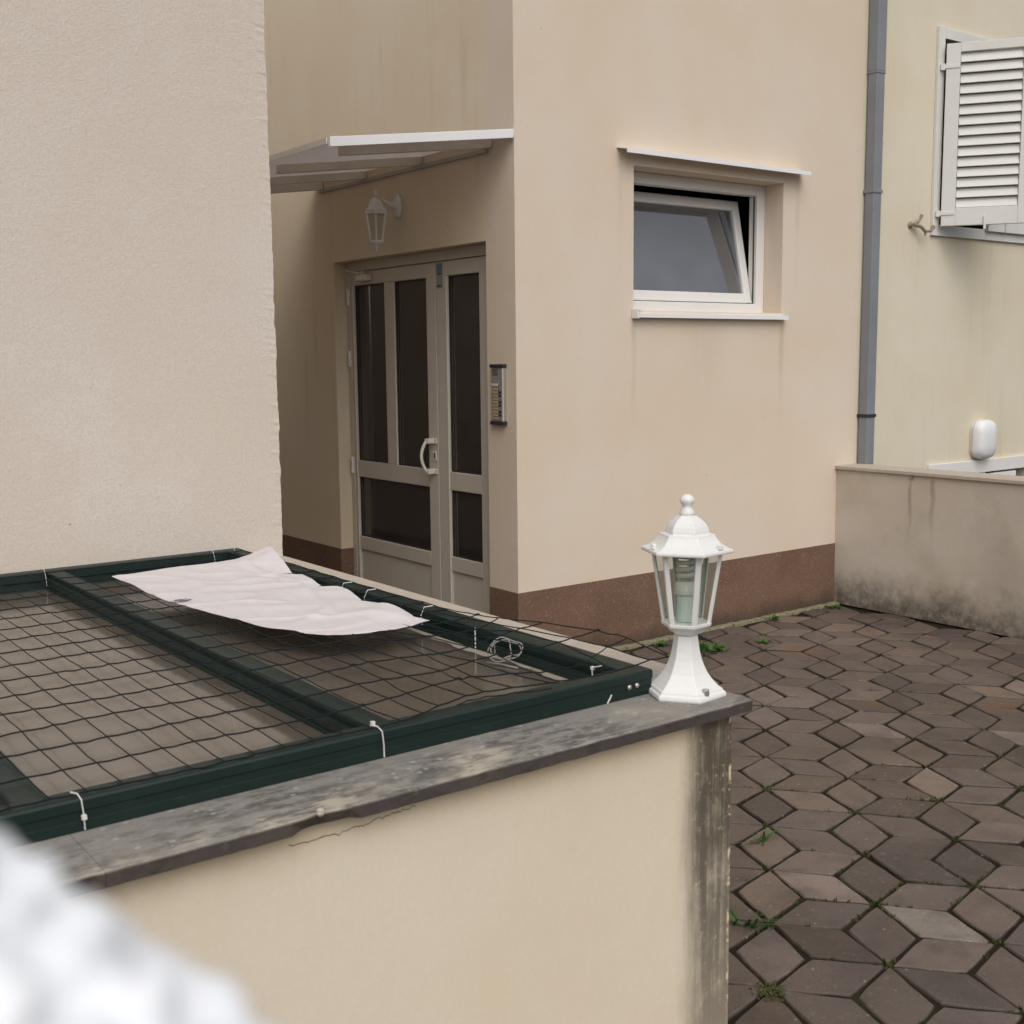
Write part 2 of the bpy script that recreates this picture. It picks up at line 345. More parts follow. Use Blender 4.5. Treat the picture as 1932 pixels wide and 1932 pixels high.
# ---- rhombus pavers
O2 = Vector((.80347, -1.36103)); A2 = Vector((-.26672, -.23543)); B2 = Vector((.06570, -.34990))
GAP = .0041
def rhomb(kind):
    if kind == 0: P, Q, c1, c2 = Vector((0, 0)), A2, (A2 + B2) / 3, (A2 + (A2 - B2)) / 3
    elif kind == 1: P, Q, c1, c2 = Vector((0, 0)), B2, (A2 + B2) / 3, (B2 + (B2 - A2)) / 3
    else: P, Q, c1, c2 = A2, B2, (A2 + B2) / 3, (A2 + B2) * 2 / 3
    return [P, c1, Q, c2]
paver_mesh = {}; rng = random.Random(3)
def paver_geo(kind, var):
    q = rhomb(kind); c = sum(q, Vector((0, 0))) / 4
    if (q[1] - q[0]).cross(q[2] - q[0]) < 0: q = q[::-1]
    def inset(d, j):
        out = []
        for i in range(4):
            p, a, b = q[i], q[i - 1], q[(i + 1) % 4]; u = (a - p).normalized(); v = (b - p).normalized()
            s = u.cross(v); bis = (u + v).normalized(); dd = d / abs(math.sin(math.acos(max(-1, min(1, u.dot(v)))) / 2))
            out.append(p + bis * dd - c + Vector((rng.uniform(-j, j), rng.uniform(-j, j))))
        return out
    o = inset(GAP, .0022)
    # wavy rim: 4 points per side
    rim = []
    for i in range(4):
        a, b = o[i], o[(i + 1) % 4]; nrm = Vector((-(b - a).y, (b - a).x)).normalized()
        for k in range(4): rim.append(a.lerp(b, k / 4) + nrm * (rng.uniform(-.0020, .0026) if k else .003) - (0 if k else 1) * a.normalized() * .002)
    n = len(rim)
    top = [p * (1 - .0065 / max(p.length, .05)) for p in rim]
    vs_ = [(p.x, p.y, -.05) for p in rim] + [(p.x, p.y, -.0065 + rng.uniform(-.002, .0012)) for p in rim] + [(p.x, p.y, rng.uniform(-.0008, .0004)) for p in top]
    fs = [(i, (i + 1) % n, n + (i + 1) % n, n + i) for i in range(n)] + [(n + i, n + (i + 1) % n, 2 * n + (i + 1) % n, 2 * n + i) for i in range(n)] + [tuple(range(2 * n, 3 * n))]
    return c, vs_, fs
for k in range(3):
    for v in range(3):
        c, vs_, fs = paver_geo(k, v); me = bpy.data.meshes.new('paving_stone'); me.from_pydata(vs_, [], fs); me.update(); me.materials.append(M_paver)
        paver_mesh[(k, v)] = (me, c)
spots = []
for i in range(-26, 27):
    for j in range(-30, 31):
        for k in range(3):
            c = O2 + A2 * i + B2 * j + paver_mesh[(k, 0)][1]
            if c.x > 2.54 or c.y > -.05 or c.x < -6.5 or c.y < -8.5: 
                if not (-1.6 < c.x < -.06 and c.y < 7): continue
            if c.x < -1.80 and c.y > -3.12: continue
            p = proj((c.x, c.y, 0)); hid = False
            if p is None or not (-60 < p[0] < 2010 and 900 < p[1] < 2030): hid = True
            elif p[0] < 1385 and p[1] > 1375: hid = True
            elif p[0] < 1180: hid = True
            elif p[0] < 1300 and p[1] > 1310: hid = True
            spots.append((0 if not hid else 1, p[2] if p else 99, c, k))
vis = sorted([s for s in spots if s[0] == 0], key=lambda s: s[1]); rest = [s for s in spots if s[0] == 1]
rest += vis[300:]; vis = vis[:300]
def tone(c, bright=None):
    t = rng.gauss(0, 1); base = Vector((.130, .101, .083)) * (1 + .20 * max(-1.6, min(2., t))) ; h = rng.uniform(-.07, .07)
    if rng.random() < .10: base *= 1.35
    col = Vector((base.x * (1 + h * .4), base.y, base.z * (1 - h)))
    if bright: col = Vector((.30, .265, .225))
    return (max(.03, col.x), max(.03, col.y), max(.03, col.z), 1)
bright_spots = [px(1790, 1737, 'z', 0), px(1905, 1388, 'z', 0), px(1850, 1830, 'z', 0), px(1600, 1180, 'z', 0)]
for _, _, c, k in vis:
    me, _c = paver_mesh[(k, rng.randrange(3))]; o = bpy.data.objects.new('paving_stone', me); C.objects.link(o); o.parent = bed
    o.location = (c.x, c.y, rng.uniform(-.004, .002)); o.rotation_euler = (rng.gauss(0, .010), rng.gauss(0, .010), rng.gauss(0, .010))
    b = any((Vector((c.x, c.y)) - s.xy).length < .085 for s in bright_spots[:2]); o.color = tone(c, b)
mbr = MB()
for _, _, c, k in rest:
    me, _c = paver_mesh[(k, rng.randrange(3))]; mbr.add([(v.co.x + c.x, v.co.y + c.y, v.co.z) for v in me.vertices], [tuple(p.vertices) for p in me.polygons])
ro = mbr.build('paving_stones_beyond', M_paver, bed, fix=False); ro['kind'] = 'stuff'; ro.color = (.130, .101, .083, 1)

# ================================================================== LEFT BUILDING
H = 6.4; HL = 3.9; YL = -.93; XL = -1.76
lb = thing('left_building', 'tall cream building with rough plaster wall at left behind the green skylight', 'building', (XL, YL, 0))
mb = MB(); zs = [0]; 
while zs[-1] < HL: zs.append(zs[-1] + .012)
rr = random.Random(5); jit = 0; col0 = []; 
for z in zs:
    jit = .75 * jit + rr.gauss(0, .0008) - (.003 * rr.random() if rr.random() < .06 else 0); col0.append((XL + jit, YL + rr.gauss(0, .0006), z))
n = len(zs); vs_ = col0 + [(XL - .05, YL, z) for z in zs] + [(p[0] - .002, YL + .05, p[2]) for p in col0]
fs = [(i, i + 1, n + i + 1, n + i) for i in range(n - 1)] + [(i, 2 * n + i, 2 * n + i + 1, i + 1) for i in range(n - 1)]
mb.add(vs_, fs); zt = zs[-1]
mb.add([(XL - .05, YL, 0), (XL - .05, YL, zt), (-9, YL, zt), (-9, YL, 0), (XL - .002, YL + .05, 0), (XL - .002, YL + .05, zt), (XL - .002, 7, zt), (XL - .002, 7, 0), (-9, 7, zt), (-9, 7, 0)],
       [(0, 1, 2, 3), (4, 5, 6, 7), (6, 8, 9, 7), (2, 3, 9, 8)])
mb.add([(XL - .05, YL, zt), (XL - .002, YL + .05, zt), (XL - .002, 7, zt), (-9, 7, zt), (-9, YL, zt)], [(0, 1, 2, 3, 4)])
mb.build('wall', M_left, lb, fix=False)

# ================================================================== ENTRANCE BUILDING
WX1, WX2, WZ1, WZ2 = .797, 2.0, 1.846, 2.606; DY1, DY2, DZ = .2476, 1.8734, 2.1934; T = DY1; XE = 2.735
eb = thing('entrance_building', 'cream plaster building with glazed entrance door and tilted window, brown plinth', 'building', (0, 0, 0))
mb = MB()
mb.box(0, WX1, 0, T, 0, H); mb.box(WX2, XE, 0, T, 0, H); mb.box(WX1, WX2, 0, T, 0, WZ1); mb.box(WX1, WX2, 0, T, WZ2, H)
mb.build('wall', M_wall, eb)
MB().box(0, T, DY2, 7, 0, H).box(0, T, DY1, DY2, DZ, H).build('wall', M_wallstreak, eb)
# separate door-side facing carries rain streaks above the canopy
MB().box(T, XE, T, 7, H - .2, H - .01).build('roof_slab', M_stone2, eb)
P0, PZ = .004, .3924
MB().box(0, 2.562, -P0, 0, 0, PZ).box(-P0, 0, -P0, DY1, 0, PZ).box(-P0, 0, DY2, 6.9, 0, PZ).box(0, .088, DY2 - P0, DY2 - .0002, 0, PZ).build('plinth', M_plinth, eb)
mort = Mat('mossy_mortar'); M_mortar = mort.done(mort.mix(mort.noise(25, 5, .7), (.12, .11, .06), (.36, .33, .22)), .95, mort.bump(mort.noise(80, 4), .6, .004), .1)
m_ = MB()
for i in range(60):
    xa = .1 + i * .041; d = .035 + .02 * random.random(); m_.box(xa, xa + .039, -P0 - d, -P0, -.02, .006 + .006 * random.random())
m_.build('mortar_fillet', M_mortar, eb, bevel=.003)
# interiors
def room(x0, x1, y0, y1, z0, z1, name, parent):
    b = MB(); b.add([(x, y, z) for x in (x0, x1) for y in (y0, y1) for z in (z0, z1)], [(0, 1, 3, 2), (4, 6, 7, 5), (2, 3, 7, 6), (0, 2, 6, 4), (1, 5, 7, 3)]); return b.build(name, M_room, parent, fix=False)
room(.765, 2.6, T + .002, 1.9, .9, 2.9, 'interior_room', eb)
hall = MB(); hall.add([(T + .003, .26, 0), (T + .003, .26, 2.3), (T + .003, 1.86, 0), (T + .003, 1.86, 2.3), (.76, .26, 0), (.76, .26, 2.3), (.76, 1.86, 0), (.76, 1.86, 2.3)], [(4, 5, 7, 6), (0, 4, 6, 2), (1, 3, 7, 5), (2, 6, 7, 3), (0, 1, 5, 4)])

# ---- window
win = MB()
FX0, FX1, FZ0, FZ1, FY0, FY1 = WX1 + .001, WX2 - .001, WZ1 + .004, WZ2 - .001, .14, .205
ft = .068
win.box(FX0, FX0 + ft, FY0, FY1, FZ0, FZ1); win.box(FX1 - ft, FX1, FY0, FY1, FZ0, FZ1); win.box(FX0 + ft, FX1 - ft, FY0, FY1, FZ0, FZ0 + .055); win.box(FX0 + ft, FX1 - ft, FY0, FY1, FZ1 - .062, FZ1)
wo_ = win.build('tilting_window', M_upvc, eb, bevel=.004); 
wo_['label'] = 'white framed window tilted inward under a thin white drip ledge'
# inner rebate, darker gasket line
MB().box(FX1 - ft - .006, FX1 - ft, FY0 + .02, FY0 + .026, FZ0 + .06, FZ1 - .065).build('gasket', M_gasket, wo_)
lean = R(11.5); Ms = Matrix.Translation((0, .168, 1.912)) @ Matrix.Rotation(-lean, 4, 'X')
SX0, SX1, SH, sw = .84, 1.928, .628, .058
MB().box(SX0, SX0 + sw, 0, .05, 0, SH, Ms).box(SX1 - sw, SX1, 0, .05, 0, SH, Ms).box(SX0 + sw, SX1 - sw, 0, .05, 0, sw, Ms).box(SX0 + sw, SX1 - sw, 0, .05, SH - sw, SH, Ms).build('sash', M_upvc, wo_, bevel=.006)
MB().box(SX0 + sw - .012, SX1 - sw + .012, .018, .024, sw - .012, SH - sw + .012, Ms).build('glass_pane', M_glass_win, wo_)
MB().box(SX0 + sw, SX1 - sw, -.012, .0, -.004, .012, Ms).build('weather_bar', M_upvc, wo_, bevel=.003)
MB().lathe([(.007, 0), (.007, .05)], 10, Ms @ Matrix.Translation((SX1 - .06, -.004, .004)) @ Matrix.Rotation(R(90), 4, 'Y')).build('hinge', M_zip, wo_)
s_ = MB(); Msl = Matrix.Translation((0, 0, 0))
s_.add([(.80, -.043, 1.806), (2.02, -.043, 1.806), (2.02, -.043, 1.829), (.80, -.043, 1.829), (.80, .14, 1.848), (2.0, .14, 1.848), (2.0, .14, 1.83), (.80, .14, 1.83), (2.02, -.001, 1.833), (2.02, -.001, 1.81), (2.0, -.001, 1.834), (2.0, -.001, 1.81), (.80, -.035, 1.806), (2.02, -.035, 1.806)],
       [(0, 1, 2, 3), (3, 2, 8, 10, 5, 4), (12, 13, 1, 0), (2, 1, 13, 9, 8)])
s_.add([(2.0, -.001, 1.834), (2.0, .14, 1.848), (2.0, .14, 1.83), (2.0, -.001, 1.81)], [(0, 1, 2, 3)])
s_.build('sill', M_fascia, wo_, fix=False)
MB().box(.783, .80, -.05, -.001, 1.80, 1.852).box(.783, .812, -.052, -.044, 1.838, 1.852).build('sill_end_cap', M_upvc, wo_, bevel=.004)
dl = MB(); dl.add([(.675, 0, 2.690), (2.146, 0, 2.690), (2.146, -.085, 2.674), (.675, -.085, 2.674), (2.146, -.085, 2.651), (.675, -.085, 2.651), (2.146, -.079, 2.651), (.675, -.079, 2.651), (2.146, -.079, 2.669), (.675, -.079, 2.669), (2.146, 0, 2.685), (.675, 0, 2.685)],
       [(0, 1, 2, 3), (3, 2, 4, 5), (5, 4, 6, 7), (7, 6, 8, 9), (9, 8, 10, 11), (1, 10, 8, 2), (0, 3, 9, 11), (8, 6, 4, 2), (9, 3, 5, 7)])
dl.build('drip_ledge', M_fascia, eb)

# ---- entrance door
DX = .09
fr = MB()
fr.box(DX - .004, DX + .06, DY2 - .045, DY2 - .001, 0, DZ - .001); fr.box(DX - .004, DX + .06, DY1 + .001, DY1 + .045, 0, DZ - .001); fr.box(DX - .004, DX + .06, DY1 + .045, DY2 - .045, 2.135, DZ - .001)
door = fr.build('entrance_door', M_door, eb, bevel=.003); door['label'] = 'beige double leaf entrance door with dark glass panes and pull handle'
def leaf(y0, y1, gl, name):
    # gl: list of glass ranges in the upper field
    b = MB(); X0, X1 = DX, DX + .05; ylo, yhi = gl[0][0], gl[-1][1]
    b.box(X0, X1, y0, ylo, .01, 2.131); b.box(X0, X1, yhi, y1, .01, 2.131)
    for z0, z1 in ((.01, .10), (.395, .48), (.86, .964), (2.05, 2.131)): b.box(X0, X1, ylo, yhi, z0, z1)
    for a, c in zip(gl[:-1], gl[1:]): b.box(X0, X1, a[1], c[0], .964, 2.05)
    o = b.build(name, M_door, door, bevel=.004)
    for a, c in gl: MB().box(DX + .022, DX + .030, a - .008, c + .008, .956, 2.058).build('glass_pane', M_glass_door, door)
    MB().box(DX + .022, DX + .030, ylo - .008, yhi + .008, .472, .868).build('glass_pane', M_glass_door, door)
    MB().box(DX + .012, DX + .03, ylo + .004, yhi - .004, .104, .391).build('panel', M_door, door)
    gk = MB()
    for a, c, z0, z1 in [(q[0], q[1], .964, 2.05) for q in gl] + [(ylo, yhi, .48, .86)]:
        t = .007
        gk.box(DX + .010, DX + .021, a, a + t, z0, z1).box(DX + .010, DX + .021, c - t, c, z0, z1).box(DX + .010, DX + .021, a + t, c - t, z1 - t, z1).box(DX + .010, DX + .021, a + t, c - t, z0, z0 + t)
    gk.build('gasket', M_gasket, door)
    return o
leaf(.861, 1.826, [(.96, 1.311), (1.421, 1.785)], 'door_leaf')
leaf(DY1 + .047, .853, [(.441, .744)], 'side_leaf')
MB().box(DX + .02, DX + .055, .845, .87, .01, 2.131).build('leaf_gap', M_dark, door)
MB().box(DX - .006, DX, .745, .757, .10, 2.05).build('highlight_bead', M_handle, door, bevel=.002)  # pale bead strips, their colour carrying the white highlight along the stile edges
MB().box(DX - .006, DX, 1.786, 1.797, .10, 2.05).build('highlight_bead', M_handle, door, bevel=.002)
# pull handle
h = MB(); hp = []
for i in range(15):
    t = i / 14; hp.append((DX - .045 - .028 * math.sin(math.pi * t) ** .8, .915 + .012 * math.sin(math.pi * t), 1.13 - .175 * t))
h.tube(hp, .010, 8)
for zc in (1.13, .955): h.box(DX - .050, DX - .001, .890, .930, zc - .014, zc + .014); h.box(DX - .008, DX - .0005, .868, .935, zc - .016, zc + .016)
h.build('handle', M_handle, door, bevel=.004)
MB().box(DX - .008, DX - .0005, .874, .905, 1.018, 1.072).build('lock_plate', M_handle, door, bevel=.002)
MB().box(DX - .0095, DX - .0081, .884, .894, 1.03, 1.06).build('keyhole', M_dark, door)
for zc in (1.98, 1.6, .93):
    MB().lathe([(.009, zc - .05), (.011, zc - .045), (.011, zc - .004), (.008, zc - .002), (.008, zc + .002), (.011, zc + .004), (.011, zc + .045), (.009, zc + .05)], 12, Matrix.Translation((DX - .010, 1.838, 0))).build('hinge', M_upvc, door, smooth=False)
# closer
MB().box(DX - .05, DX - .001, 1.56, 1.68, 2.068, 2.108).build('closer_body', M_handle, door, bevel=.008)
MB().tube([(DX - .03, 1.60, 2.11), (DX - .09, 1.72, 2.135), (DX - .03, 1.80, 2.15)], .006, 6).tube([(DX - .03, 1.62, 2.108), (DX - .03, 1.62, 2.13)], .012, 8).build('closer_arm', M_door, door)
# notice sticker
MB().box(DX - .0012, DX - .0002, .786, .848, 1.985, 2.125).build('sticker', M_sticker, door)
MB().box(DX - .0022, DX - .0013, .792, .842, 2.075, 2.118).build('sticker_print', M_blue, door)
for zz_, cnt in ((2.060, 4), (1.993, 5)):
    b = MB()
    for q in range(cnt): b.box(DX - .0022, DX - .0013, .795 + q * .010, .802 + q * .010, zz_, zz_ + .011)
    b.build('sticker_lettering', M_ink, door)
hall.build('hallway', M_room, eb, fix=False)

# ================================================================== DOOR CANOPY
ca = thing('door_canopy', 'sloping canopy with white edge trim and rafters over entrance door', 'canopy', (0, 0, 2.65))
SL = (2.572 - 2.71) / 1.012
def zc(x): return 2.712 + (x + .008) * -SL * -1
def slab(x0, x1, y0, y1, dz0, dz1):
    b = MB(); f = lambda x: 2.71 + (-x) * SL
    b.add([(x, y, f(x) + d) for x in (x0, x1) for y in (y0, y1) for d in (dz0, dz1)], [(0, 1, 3, 2), (4, 6, 7, 5), (0, 4, 5, 1), (2, 3, 7, 6), (0, 2, 6, 4), (1, 5, 7, 3)]); return b
slab(-1.024, -.002, .0102, 2.05, -.018, -.008).build('roof_sheet', M_sheet, ca)
slab(-1.022, -.008, -.010, .010, -.043, 0).build('edge_trim', M_fascia, ca, bevel=.002)
slab(-1.030, -1.0242, .012, 2.05, -.028, -.002).build('front_trim', M_rafter, ca)
for yc in (.195, .84, 1.45, 1.985): slab(-.86, -.004, yc - .018, yc + .022, -.062, -.0185).build('rafter', M_rafter, ca, bevel=.002)
MB().box(-.016, -.001, .2202, 2.0, 2.628, 2.648).build('wall_batten', M_canopy, ca)

# ================================================================== LANTERNS
def hexp(r, z): return (r, z)
def lantern_wall():
    loc = (-.15, 1.085, 2.2); t = thing('wall_lantern', 'small white hexagonal lantern hanging from wall bracket above entrance door', 'wall lamp', loc)
    T0 = Matrix.Translation(loc); a0 = R(-2)
    b = MB()
    for k in range(6):
        a = a0 + k * R(60); b_ = MB(); b_.tube([T0 @ Vector((.036 * math.cos(a), .036 * math.sin(a), .052)), T0 @ Vector((.060 * math.cos(a), .060 * math.sin(a), .205))], .0055, 5); b_.build('frame_bar', M_white, t)
    MB().lathe([(.030, .035), (.042, .045), (.042, .056), (.034, .056)], 6, T0, a0).build('bottom_ring', M_white, t)
    MB().lathe([(.056, .20), (.068, .200), (.068, .212), (.064, .216), (.056, .216)], 6, T0, a0).build('top_ring', M_white, t)
    MB().lathe([(.068, .2165), (.05, .235), (.044, .255), (.034, .275), (.018, .288), (.010, .292)], 6, T0, a0).build('roof_cap', M_white, t)
    MB().lathe([(.006, .292), (.006, .296), (.011, .304), (.011, .311), (.006, .318), (.0095, .328), (.003, .337)], 12, T0).build('finial', M_white, t, smooth=True)
    MB().lathe([(.003, -.002), (.006, .004), (.006, .012), (.012, .018), (.020, .03), (.030, .0348)], 12, T0).build('drop_finial', M_white, t)
    for k in range(6):
        a, b2 = a0 + k * R(60), a0 + (k + 1) * R(60); r0, r1 = .034, .0575
        v = [T0 @ Vector((r0 * math.cos(a), r0 * math.sin(a), .056)), T0 @ Vector((r0 * math.cos(b2), r0 * math.sin(b2), .056)), T0 @ Vector((r1 * math.cos(b2), r1 * math.sin(b2), .2)), T0 @ Vector((r1 * math.cos(a), r1 * math.sin(a), .2))]
        c = sum(v, Vector()) / 4; q = MB(); inn = [p + (Vector((loc[0], loc[1], p.z)) - p).normalized() * .002 for p in v]; q.add(v + inn, [(0, 1, 2, 3), (7, 6, 5, 4), (0, 4, 5, 1), (1, 5, 6, 2), (2, 6, 7, 3), (3, 7, 4, 0)]); q.build('glass_pane', M_glass_lamp, t)
    arm = [];
    for i in range(12):
        s = i / 11; arm.append((loc[0] + .01 + .125 * s, loc[1], loc[2] + .300 - .02 * math.sin(s * math.pi) - .05 * s ** 2))
    MB().tube(arm, [.007 + .012 * (i / 11) for i in range(12)], 8).build('arm', M_white, t, smooth=True)
    MB().lathe([(.02, -.001), (.040, 0), (.042, .008), (.03, .014), (.016, .02)], 16, Matrix.Translation((-.001, loc[1], loc[2] + .252)) @ Matrix.Rotation(R(-90), 4, 'Y') @ Matrix.Scale(1.7, 4, (1, 0, 0))).build('wall_plate', M_white, t, smooth=True)
lantern_wall()

def lantern_post():
    loc = Vector((-1.889, -3.069, .9)); t = thing('pedestal_lantern', 'white hexagonal pedestal lantern standing on the stone coping corner', 'lamp', loc)
    T0 = Matrix.Translation(loc); a0 = R(5.7)
    MB().lathe([(.084, 0), (.0855, .005), (.084, .011), (.078, .0135), (.078, .017), (.073, .020)], 6, T0, a0).build('base', M_white, t, bevel=.002)
    MB().lathe([(.0725, .0195), (.062, .029), (.054, .038), (.046, .049), (.0395, .062), (.034, .076), (.030, .092), (.0275, .108), (.0255, .122), (.0248, .127)], 6, T0, a0).build('stem', M_white, t, bevel=.0015)
    MB().lathe([(.024, .1275), (.034, .133), (.040, .140), (.052, .148), (.053, .1545), (.046, .1545)], 6, T0, a0).build('lantern_bowl', M_white, t, bevel=.001)
    for k in range(6):
        a = a0 + k * R(60); d = Vector((math.cos(a), math.sin(a), 0)); s = Vector((-d.y, d.x, 0)); q = MB()
        p0 = loc + d * .0515 + Vector((0, 0, .1548)); p1 = loc + d * .0735 + Vector((0, 0, .2985)); hw = .0062; dp = .0035
        vs_ = [p + s * sx * hw - d * (0 if abs(sx) < .5 else .0036) - d * dd for p in (p0, p1) for dd in (0, dp) for sx in (-1, 0, 1)]
        q.add(vs_, [(0, 1, 7, 6), (1, 2, 8, 7), (5, 4, 10, 11), (4, 3, 9, 10), (0, 6, 9, 3), (2, 5, 11, 8), (0, 3, 4, 1), (1, 4, 5, 2), (6, 7, 10, 9), (7, 8, 11, 10)]); q.build('frame_bar', M_white, t)
    for k in range(6):
        a, b2 = a0 + k * R(60), a0 + (k + 1) * R(60); r0, r1 = .0475, .0695
        v = [T0 @ Vector((r0 * math.cos(a), r0 * math.sin(a), .155)), T0 @ Vector((r0 * math.cos(b2), r0 * math.sin(b2), .155)), T0 @ Vector((r1 * math.cos(b2), r1 * math.sin(b2), .298)), T0 @ Vector((r1 * math.cos(a), r1 * math.sin(a), .298))]
        inn = [p + (Vector((loc.x, loc.y, p.z)) - p).normalized() * .002 for p in v]; q = MB(); q.add(v + inn, [(0, 1, 2, 3), (7, 6, 5, 4), (0, 4, 5, 1), (1, 5, 6, 2), (2, 6, 7, 3), (3, 7, 4, 0)]); q.build('glass_pane', M_glass_lamp, t)
    MB().lathe([(.06, .2985), (.076, .2985), (.0945, .3015), (.0955, .305), (.0945, .309), (.088, .3105), (.079, .3145), (.071, .320), (.064, .327), (.059, .334), (.0575, .3385), (.0475, .3395), (.046, .341)], 6, T0, a0).build('roof_cap', M_white, t, bevel=.0012)
    MB().lathe([(.0460, .3405), (.0455, .346), (.0425, .354), (.0375, .3615), (.030, .3685), (.021, .3745), (.0155, .3772)], 6, T0, a0).build('roof_dome', M_white, t, bevel=.001)
    MB().lathe([(.0152, .3772), (.0155, .3795), (.0145, .3845), (.0105, .391), (.0092, .3955), (.0125, .400), (.0153, .405), (.0153, .409), (.012, .4145), (.006, .4185), (.001, .4195)], 20, T0).build('finial', M_white, t, smooth=True)
    MB().lathe([(.017, .155), (.0195, .157), (.0195, .208), (.018, .21)], 20, T0).build('lampholder', M_holder, t, smooth=False)
    MB().lathe([(.020, .2101), (.0245, .214), (.0255, .222), (.023, .236), (.017, .240)], 20, T0).build('bulb_base', M_bulb, t)
    sp = []
    for i in range(90):
        s = i / 89; a = s * 2 * math.pi * 3.4; r = .017; sp.append(T0 @ Vector((r * math.cos(a), r * math.sin(a), .245 + .045 * s)))
    MB().tube(sp, .0052, 8).build('bulb_spiral', M_bulb, t, smooth=True)
    for ang, rr_, z0 in ((-98, .067, .0215), (82, .067, .0215)):
        a = R(ang); MB().lathe([(.0075, z0 - .008), (.0075, z0 + .002), (.0068, z0 + .004), (.004, z0 + .004), (.0035, z0 + .002)], 14, T0 @ Matrix.Translation((rr_ * math.cos(a), rr_ * math.sin(a), 0))).build('bolt', M_metal, t)
    for ang in (-75, 45, 165):
        a = R(ang); MB().lathe([(.0055, .312), (.0055, .3205), (.003, .3225)], 12, T0 @ Matrix.Translation((.077 * math.cos(a), .077 * math.sin(a), 0))).build('roof_screw', M_white, t)
lantern_post()

# ================================================================== LOW WALL WITH COPING
CT, YF = .90, -3.185
lw = thing('low_wall', 'low cream wall with mould-stained end carrying weathered grey stone coping', 'wall', (-1.83, -3.15, 0))
MB().box(-7, -1.832, -3.15, -2.99, 0, CT - .025).build('front_wall', M_lowwall, lw, bevel=.004)
MB().box(-1.98, -1.8325, -2.99, YL - .002, 0, CT - .025).build('side_wall', M_lowwall, lw)
def coping(x0, x1, y0, y1, name='coping_slab', jag=True, chip=None):
    b = MB(); nseg = max(2, int((x1 - x0) / .02)); rr = random.Random(int(x0 * 100) + 77); fr_ = []
    for i in range(nseg + 1):
        x = x0 + (x1 - x0) * i / nseg; d = rr.gauss(0, .0008)
        if chip and abs(x - chip) < .035: d += .006 * (1 - abs(x - chip) / .035) 
        fr_.append((x, y0 + d))
    top = [(x, y + .0035, CT) for x, y in fr_]; e1 = [(x, y, CT - .004) for x, y in fr_]; e2 = [(x, y + .0015, CT - .0245) for x, y in fr_]
    if chip: e2 = [(x, y + (.006 if abs(x - chip - .01) < .05 else 0), z + (.004 if abs(x - chip - .01) < .05 else 0)) for x, y, z in e2]
    back = [(x, y1, CT) for x, y in fr_]; bb = [(x, y1, CT - .0245) for x, y in fr_]; m = nseg + 1
    b.add(top + e1 + e2 + back + bb, [f for i in range(nseg) for f in ((3 * m + i, 3 * m + i + 1, i + 1, i), (i, i + 1, m + i + 1, m + i), (m + i, m + i + 1, 2 * m + i + 1, 2 * m + i), (2 * m + i, 2 * m + i + 1, 4 * m + i + 1, 4 * m + i), (4 * m + i, 4 * m + i + 1, 3 * m + i + 1, 3 * m + i))] +
          [(0, m, 2 * m, 4 * m, 3 * m), (m - 1, 4 * m - 1, 5 * m - 1, 3 * m - 1, 2 * m - 1)])
    return b.build(name, M_stone, lw)
coping(-7, -3.1338, YF, -2.97); coping(-3.133, -1.9777, YF, -2.97, chip=-2.80); coping(-1.977, -1.812, YF, -2.97)
MB().box(-1.99, -1.755, -2.968, YL - .003, CT - .0245, CT + .0015).build('side_coping', M_stone2, lw, bevel=.003)
# hairline crack and chips
ck = MB(); pts = [px(u, v, 'y', -3.15) for u, v in ((545, 1597), (580, 1588), (610, 1577), (640, 1572), (668, 1560), (690, 1556), (712, 1543), (735, 1537), (760, 1527), (790, 1520))]
rr = random.Random(2); fine = []
for a, b in zip(pts[:-1], pts[1:]):
    for k in range(5): p = a.lerp(b, k / 5); fine.append(p + Vector((0, 0, rr.gauss(0, .0012))))
q = []
for p in fine: wv = .0005 + .0005 * rr.random(); q += [p + Vector((0, -.0006, wv)), p + Vector((0, -.0006, -wv))]
ck.add(q, [(2 * i, 2 * i + 1, 2 * i + 3, 2 * i + 2) for i in range(len(fine) - 1)]); ck.build('crack', mat_simple('crack_dirt', (.16, .11, .06), .95), lw, fix=False)
ch = px(604, 1532, 'y', YF)
MB().lathe([(.004, -.006), (.007, -.002), (.006, .004), (.002, .007)], 7, Matrix.Translation(ch + Vector((0, -.001, 0)))).build('mortar_crumb', M_stone2, lw)

# ---- light well under the glazing
wl = MB().add([(-6.9, -2.98, .0), (-1.99, -2.98, .0), (-1.99, YL - .001, .0), (-6.9, YL - .001, .0)], [(0, 1, 2, 3)])

# ================================================================== SKYLIGHT
sk = thing('skylight', 'dark green metal framed glass skylight lying flat on the low wall', 'skylight', (-2.6, -2.0, CT))
XR, SY0, SY1, ZT, ZG = -1.937, -3.018, YL - .004, .95, .893
def rail_profile(L, axis, at, z0, z1, outer, inner, name):
    """grooved bar: outer/inner = depth coordinates; ridges along the length on both faces"""
    prof = []
    zsq = [z0, z0 + (z1 - z0) * .30, z0 + (z1 - z0) * .34, z0 + (z1 - z0) * .60, z0 + (z1 - z0) * .64, z1 - .003, z1]
    s = 1 if inner > outer else -1
    of = [outer - s * .004, outer - s * .004, outer, outer, outer - s * .0025, outer - s * .0025, outer + s * .0005]
    inn = [inner, inner, inner - s * .004, inner - s * .004, inner, inner, inner - s * .003]
    poly = [(o_, z) for o_, z in zip(of, zsq)] + [(i_, z) for i_, z in zip(inn[::-1], zsq[::-1])]
    n = len(poly); v = []
    for e in L:
        for d, z in poly: v.append((e, d, z) if axis == 'x' else (d, e, z))
    b = MB(); b.add(v, [tuple(range(n)), tuple(range(n, 2 * n))] + [(i, (i + 1) % n, n + (i + 1) % n, n + i) for i in range(n)])
    return b.build(name, M_green, sk)
XLW = -6.5
